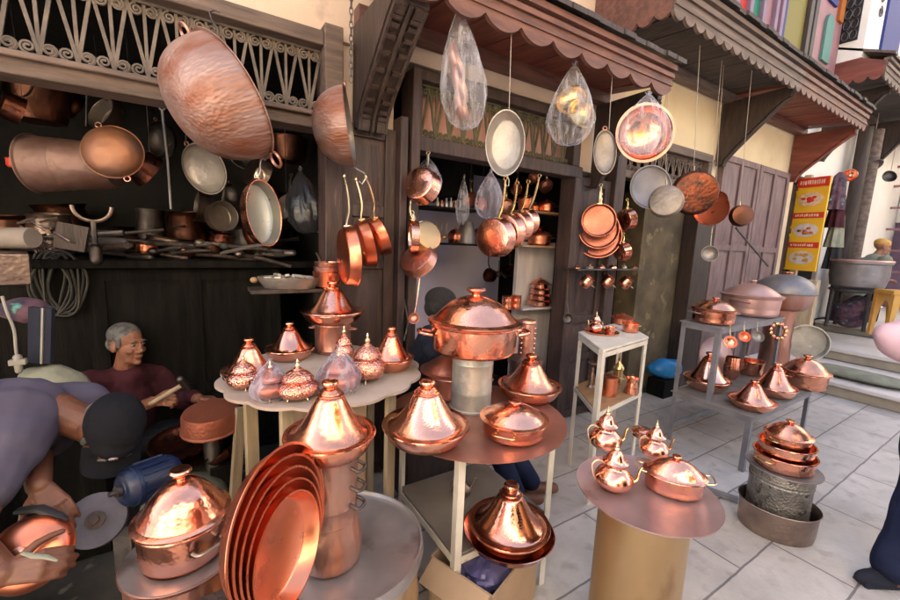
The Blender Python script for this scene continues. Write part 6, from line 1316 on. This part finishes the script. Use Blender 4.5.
sh.cap(U(16, 421, 1.31), U(-70, 448, 1.34), .135, .155); sh.cap(U(22, 406, 1.37), U(84, 403, 1.50), .095, .07); sh.cap(U(-70, 448, 1.34), pel, .152, .16); sh.cap(U(10, 426, 1.26), sN, .12, .088); sh.cap(U(26, 410, 1.38), sF, .09, .074)
sh.cap(sN, sN.lerp(eN, .52), .082, .074); sh.cap(sF, sF.lerp(eF, .62), .078, .072); sh.cap(U(20, 406, 1.40), U(92, 402, 1.56), .07, .062)
A_, B_ = U(16, 421, 1.31), U(-70, 448, 1.34); ax_ = (B_ - A_).normalized(); e1 = (-FW - ax_ * (-FW).dot(ax_)).normalized(); e2 = ax_.cross(e1); e2 = e2 if e2.dot(UP) > 0 else -e2
for k, (f0, f1, t0, t1) in enumerate(((1.2, .9, .05, .9), (1.0, .3, -.15, .8), (.8, -.1, -.2, .9), (.45, -.5, -.1, 1.0), (.1, -.8, -.1, .9), (-.3, -1.0, 0, 1.0), (.62, .5, .1, 1.1))):
    pts = []
    for i in range(11):
        u = i / 10; fi = f0 + (f1 - f0) * u + .12 * math.sin(5 * u + k); r_ = .138 + .014 * u; pts.append(A_ + (B_ - A_) * (t0 + (t1 - t0) * u) + (e1 * math.cos(fi) + e2 * math.sin(fi)) * (r_ + .006))
    sh.tube(pts, [.004 + .016 * math.sin(PI * i / 10) for i in range(11)], 8)
sh.build('t_shirt', 'shirt_lav', yo, world=True, rm=.006, sm=6, dis=.024, dsz=.16)
tr = MB()
for k, f_ in ((kn1, ft1), (kn2, ft2)): tr.cap(pel, k, .125, .088); tr.cap(k, f_ + UP * .06, .085, .065)
tr.build('trousers', 'black_cloth', yo, world=True, rm=.009, sm=3)
cpm = MB()
cpm.ell((0, -.016, .050), (.083, .101, .084), mx=m, seg=28, rings=18); cpm.ell((0, -.014, .038), (.084, .102, .045), mx=m, seg=28, rings=14)
cpm.ell((0, .030, .048), (.074, .076, .046), mx=m, seg=24, rings=14)
co_ = cpm.build('cap', 'cap', yo, world=True, rm=.005, sm=3)
br = MB(); n = 16; top = []; bot = []
for i in range(n + 1):
    a = PI * (-.5 + i / n); x = .082 * math.sin(a)
    for j in range(7):
        t_ = j / 6; y = .072 + (.032 + .052 * math.cos(a) ** .8 if math.cos(a) > 1e-6 else .028) * t_ - abs(x) * .35 * (1 - t_); z = .036 - .10 * (x * x) / .0067 * .16 - .020 * t_
        top.append((x, y, z + .003)); bot.append((x, y, z - .001))
vs = top + bot; N = len(top); fs = []
for i in range(n):
    for j in range(6):
        a = i * 7 + j; fs.append((a, a + 1, a + 8, a + 7)); fs.append((N + a, N + a + 7, N + a + 8, N + a + 1))
    a = i * 7 + 6; fs.append((a, N + a, N + a + 7, a + 7)); a = i * 7; fs.append((a, a + 7, N + a + 7, N + a))
for e0 in (0, n * 7):
    for j in range(6): a = e0 + j; fs.append((a, N + a, N + a + 1, a + 1) if e0 == 0 else (a, a + 1, N + a + 1, N + a))
br.add(vs, fs, m); br.build('brim', 'cap', co_, world=True)
em = MB(); em.ell((.016, .1015, .060), (.015, .005, .0055), rot=(-.5, -.15, 0), mx=m, seg=12, rings=7); em.build('emblem', 'emblem_white', co_, world=True)
em = MB()
for k in range(4): em.ell((.007 + .006 * k, .1050 - .0004 * k, .0615 + .0012 * (k % 2)), (.0019, .003, .0042), rot=(-.5, .4, 0), mx=m, seg=8, rings=5)
em.build('emblem', 'emblem_red', co_, world=True)
hr_ = MB(); hr_.ell((0, -.045, -.012), (.072, .068, .058), mx=m, seg=22, rings=14); hr_.ell((.062, .020, -.010), (.012, .018, .030), mx=m, seg=14, rings=9); hr_.build('hair', 'hair_grey', yo, world=True, rm=.005, sm=2)
bd = MB(); bd.ell((0, .052, -.085), (.050, .050, .034), mx=m, seg=20, rings=12); bd.build('beard', 'hair_black', yo, world=True)
eyes(m, yo)
# the lid he grinds, a pad and a polishing strip
pw = U(30, 553, 1.08); n_ = cd(.30, .50, .80); q = ori(n_, UP)
R = .092; t = thing('copper_cover', 'hammered copper pot cover held by the young man', 'cover', pw, q)
MB().lathe([(R * 1.02, -.008), (R * 1.04, .0), (R, .006)] + [(R * math.cos(a), .006 + .040 * math.sin(a)) for a in [PI / 2 * k / 8 for k in range(1, 8)]] + [(0, .046)], 48).build('dome', 'copper_red', t)
MB().lathe([(0, .044), (.012, .046), (.009, .054), (.014, .06), (0, .062)], 18).build('knob', 'copper', t)
o = MB().tube([U(x, y, .96) for x, y in ((22, 553), (34, 556), (46, 557), (58, 561))], [.005, .008, .007, .003], 8, flat=.4); tag(o.build('cloth_strip', 'mat_green'), 'pale cloth strip pinched in the hand of the young man', 'cloth')
o = MB().tube([U(x, y, 1.13) for x, y in ((18, 511), (40, 509), (60, 517), (66, 522))], [.014, .016, .014, .008], 8, flat=.6); tag(o.build('leather_pad', 'rubber'), 'dark pad under the far hand of the young man', 'pad')

# --- the old man in the dark workshop
mb = MB(); hc = U(127, 344, 2.42); m = head(mb, hc, cd(1, -.16, .22), cd(.08, 1, .10))
nb = hc + Vector((0, 0, -.17)) - RT * .05 + FW * .03
ch_ = nb + Vector((0, 0, -.20)); pel = nb + Vector((-.06, .05, -.52))
mb.cap(nb, hc + Vector((0, 0, -.06)), .060, .054); mb.cap(nb + Vector((0, 0, -.08)), ch_, .11, .15); mb.cap(ch_, pel, .15, .16)
sA = nb - RT * .10 - FW * .16 + Vector((0, 0, -.05)); sB = nb + RT * .08 + FW * .16 + Vector((0, 0, -.05))
wA = U(152, 402, 2.20); eA = sA.lerp(wA, .45) + Vector((-.02, -.06, -.14)); wB = U(198, 398, 2.45); eB = sB.lerp(wB, .5) + Vector((0, .04, -.12))
for s, e, w_ in ((sA, eA, wA), (sB, eB, wB)): mb.cap(nb + Vector((0, 0, -.07)), s, .075, .065); mb.cap(s, e, .058, .045); mb.cap(e, w_, .044, .030)
hand(mb, wA, RT * .9 + UP * .15, UP * .5 - FW * .7, 1.25, -1); hand(mb, wB, RT * .9 - UP * .1, UP * .8, .5, 1)
for s, kx in ((-1, 0), (1, .2)):
    k = pel + Vector((.42, -.06 + s * .14, .10)); f_ = Vector((k.x + .1, k.y, .06)); mb.cap(pel, k, .10, .07); mb.cap(k, f_, .06, .045); mb.cap(f_, f_ + Vector((.14, -.03, -.01)), .04, .034)
om = person('grey haired old man in a maroon shirt sitting in the dark workshop', mb, 'skin_old', Vector((pel.x, pel.y, .012)), .0042, 2)
sh = MB(); sh.cap(nb + Vector((0, 0, -.07)), ch_, .125, .168); sh.cap(ch_, pel, .168, .175)
for s, e, w_ in ((sA, eA, wA), (sB, eB, wB)): sh.cap(nb + Vector((0, 0, -.06)), s, .088, .08); sh.cap(s, e, .074, .06); sh.cap(e, e.lerp(w_, .82), .058, .046)
sh.cap(nb + Vector((0, 0, .012)), nb + Vector((0, 0, -.05)), .068, .09); sh.build('shirt', 'shirt_maroon', om, world=True, rm=.007, sm=5, dis=.024, dsz=.16)
tr = MB()
for s in (-1, 1): k = pel + Vector((.42, -.06 + s * .14, .10)); tr.cap(pel, k, .12, .085); tr.cap(k, Vector((k.x + .1, k.y, .1)), .08, .06)
tr.build('trousers', 'black_cloth', om, world=True, rm=.009, sm=3)
hr_ = MB(); hr_.ell((0, -.022, .052), (.078, .096, .078), mx=m, seg=24, rings=16); hr_.ell((0, -.06, .0), (.070, .056, .06), mx=m, seg=20, rings=12)
for s in (-1, 1): hr_.ell((s * .066, .018, .022), (.012, .020, .036), mx=m, seg=12, rings=8)
hr_.build('hair', 'hair_grey', om, world=True, rm=.005, sm=2); eyes(m, om)
tag(MB().span((pel.x - .2, pel.y - .18, .013), (pel.x + .2, pel.y + .18, pel.z - .16)).build('wooden_stool', 'soot_wood', bev=.006), 'low dark stool under the old man', 'stool')
a, b = U(150, 404, 2.15), U(184, 384, 2.15)
t = thing('hammer', 'wooden handled hammer held in the fist of the old man', 'hammer', a)
MB().tube([a, b], .012, 8).build('handle', 'wood_pale', t, world=True); MB().cap(b - UP * .03 + FW * .03, b + UP * .03 - FW * .03, .017, .019, 12).build('hammer_head', 'iron', t, world=True)

# --- the man in navy behind the tray table
mb = MB(); hc = U(443, 309, 2.40); hc.z = max(hc.z, 1.16); m = head(mb, hc, cd(.75, -.25, -.35), cd(.15, 1, -.1))
nb = hc + Vector((0, 0, -.17)) - RT * .04; pel = nb + Vector((-.02, .10, -.50)); ch_ = nb.lerp(pel, .45)
mb.cap(nb, hc + Vector((0, 0, -.06)), .058, .054); mb.cap(nb + Vector((0, 0, -.08)), ch_, .10, .14); mb.cap(ch_, pel, .14, .15)
sA = nb - FW * .17 + Vector((0, 0, -.06)); sB = nb + FW * .15 + Vector((0, 0, -.06)); kA = pel + RT * .36 + Vector((0, 0, .04)); kB = kA + FW * .2
wA = kA + Vector((-.05, -.02, .12)); eA = sA.lerp(wA, .5) - RT * .1 + Vector((0, 0, -.06)); wB = kB + Vector((-.05, 0, .12)); eB = sB.lerp(wB, .5) - RT * .08
for s, e, w_ in ((sA, eA, wA), (sB, eB, wB)): mb.cap(nb + Vector((0, 0, -.07)), s, .07, .06); mb.cap(s, e, .056, .044); mb.cap(e, w_, .042, .03); hand(mb, w_, RT, UP, .7, 1)
fA, fB = G(514, 499, .05), G(530, 488, .05)
for k, f_ in ((kA, fA), (kB, fB)): mb.cap(pel, k, .10, .07); mb.cap(k, f_, .06, .045); mb.cap(f_, f_ + RT * .15, .04, .034)
sm_ = person('man in a navy jacket and dark jeans sitting behind the tray table', mb, 'skin', Vector((pel.x, pel.y, .002)), .006, 2)
sh = MB(); sh.cap(nb + Vector((0, 0, -.05)), ch_, .12, .165); sh.cap(ch_, pel, .165, .17)
for s, e, w_ in ((sA, eA, wA), (sB, eB, wB)): sh.cap(nb + Vector((0, 0, -.06)), s, .085, .08); sh.cap(s, e, .075, .062); sh.cap(e, e.lerp(w_, .9), .06, .045)
sh.build('jacket', 'navy', sm_, world=True, rm=.008, sm=4, dis=.024, dsz=.16)
tr = MB()
for k, f_ in ((kA, fA), (kB, fB)): tr.cap(pel, k, .12, .085); tr.cap(k, f_ + Vector((0, 0, .05)), .08, .062)
tr.build('jeans', 'denim', sm_, world=True, rm=.009, sm=3)
hr_ = MB(); hr_.ell((0, -.022, .048), (.082, .100, .082), mx=m, seg=24, rings=16); hr_.ell((0, -.055, .0), (.074, .062, .065), mx=m, seg=20, rings=12); hr_.build('hair', 'hair_black', sm_, world=True, rm=.005, sm=2)
eyes(m, sm_)
tag(MB().span((pel.x - .18, pel.y - .16, .013), (pel.x + .18, pel.y + .16, pel.z - .15)).build('wooden_stool', 'wood_dark', bev=.006), 'dark stool under the man in navy', 'stool')

# --- the passer-by cut by the right edge
mb = MB(); D = 1.98; pel = U(952, 385, D); nb = U(968, 235, D); hc = U(972, 195, D); m = head(mb, hc, cd(.6, 0, -.7), cd(0, 1, 0))
mb.cap(nb, hc + Vector((0, 0, -.06)), .055, .052); mb.cap(nb + Vector((0, 0, -.09)), nb.lerp(pel, .5), .10, .13); mb.cap(nb.lerp(pel, .5), pel, .13, .14)
sA, eA, wA = U(985, 300, D - .1), U(896, 339, D - .05), U(945, 368, D - .25); sB, eB, wB = U(1000, 262, D + .15), U(1020, 335, D + .2), U(1040, 390, D + .2)
for s, e, w_ in ((sA, eA, wA), (sB, eB, wB)): mb.cap(nb + Vector((0, 0, -.08)), s, .075, .065); mb.cap(s, e, .055, .045); mb.cap(e, w_, .042, .03); hand(mb, w_, RT * .8 - UP * .4, -FW, .8, 1)
kA, fA = U(929, 470, D), G(891, 577, .045); kB, fB = U(975, 490, D + .2), G(960, 560, .045)
for k, f_ in ((kA, fA), (kB, fB)): mb.cap(pel, k, .10, .068); mb.cap(k, f_, .06, .045)
pb = person('passer-by in a pink top and dark blue jeans cut off by the right edge', mb, 'skin', Vector((fA.x, fA.y, .002)), .006, 2)
sh = MB(); sh.cap(nb + Vector((0, 0, -.07)), nb.lerp(pel, .5), .115, .15); sh.cap(nb.lerp(pel, .5), pel + Vector((0, 0, .05)), .15, .15)
for s, e, w_ in ((sA, eA, wA), (sB, eB, wB)): sh.cap(nb + Vector((0, 0, -.07)), s, .085, .085); sh.cap(s, e, .085, .082); sh.cap(e, e.lerp(w_, .7), .082, .06)
sh.build('blouse', 'pink_cloth', pb, world=True, rm=.008, sm=5, dis=.024, dsz=.16)
tr = MB()
for k, f_ in ((kA, fA), (kB, fB)): tr.cap(pel, k, .135, .10); tr.cap(k, f_ + Vector((0, 0, .06)), .10, .074)
tr.build('jeans', 'denim', pb, world=True, rm=.008, sm=3, dis=.024, dsz=.16)
for f_ in (fA, fB):
    s_ = MB(); s_.ell(f_ - RT * .055 - UP * .004, (.125, .045, .038), rot=(0, 0, YAW)); s_.ell(f_ + RT * .03 + UP * .015, (.06, .044, .05), rot=(0, 0, YAW)); s_.box(f_ - RT * .04 - Vector((0, 0, .034)), (.22, .07, .016), (0, 0, YAW)); s_.build('shoe', 'navy', pb, world=True, rm=.006, sm=2)
hr_ = MB(); hr_.ell((0, -.02, .045), (.085, .105, .085), mx=m); hr_.ell((0, -.06, -.03), (.08, .06, .10), mx=m); hr_.build('hair', 'hair_black', pb, world=True, rm=.006, sm=2)

# --- the seated man up the steps
mb = MB(); hc = XP(882, 247, 9.3); m = head(mb, hc, cd(.7, -.5, .3), cd(.3, 1, .1)); nb = hc + Vector((.0, .02, -.17)) - RT * .06; pel = nb + Vector((-.05, .15, -.5))
mb.cap(nb, hc + Vector((0, 0, -.06)), .058, .054); mb.cap(nb + Vector((0, 0, -.1)), nb.lerp(pel, .5), .12, .15); mb.cap(nb.lerp(pel, .5), pel, .15, .16)
w1_, w2_ = pel + RT * .5 + Vector((0, 0, .12)), pel + RT * .5 + FW * .2 + Vector((0, 0, .12))
for s, w_ in ((nb - FW * .17 + Vector((0, 0, -.06)), w1_), (nb + FW * .17 + Vector((0, 0, -.06)), w2_)): mb.cap(s, s.lerp(w_, .5) + Vector((0, 0, -.1)), .06, .05); mb.cap(s.lerp(w_, .5) + Vector((0, 0, -.1)), w_, .05, .035); hand(mb, w_, RT, UP, .5, 1)
for s in (0, .22): k = pel + RT * .4 + FW * s; mb.cap(pel, k, .1, .07); mb.cap(k, Vector((k.x, k.y, .55)), .06, .045)
fm = person('man in a pale shirt and brown cap sitting beyond the grey cauldron', mb, 'skin_old', Vector((pel.x, pel.y, .5)), .009, 2)
sh = MB(); sh.cap(nb + Vector((0, 0, -.07)), nb.lerp(pel, .5), .14, .18); sh.cap(nb.lerp(pel, .5), pel, .18, .18)
for s, w_ in ((nb - FW * .17 + Vector((0, 0, -.06)), w1_), (nb + FW * .17 + Vector((0, 0, -.06)), w2_)): sh.cap(s, s.lerp(w_, .5) + Vector((0, 0, -.1)), .085, .07)
sh.build('shirt', 'mat_green', fm, world=True, rm=.01, sm=4)
MB().ell((0, -.012, .06), (.086, .106, .078), mx=m).build('cap', 'yellow_wood', fm, world=True)
tr = MB()
for s in (0, .22): k = pel + RT * .4 + FW * s; tr.cap(pel, k, .12, .09); tr.cap(k, Vector((k.x, k.y, .58)), .08, .06)
tr.build('trousers', 'navy', fm, world=True, rm=.012, sm=3)
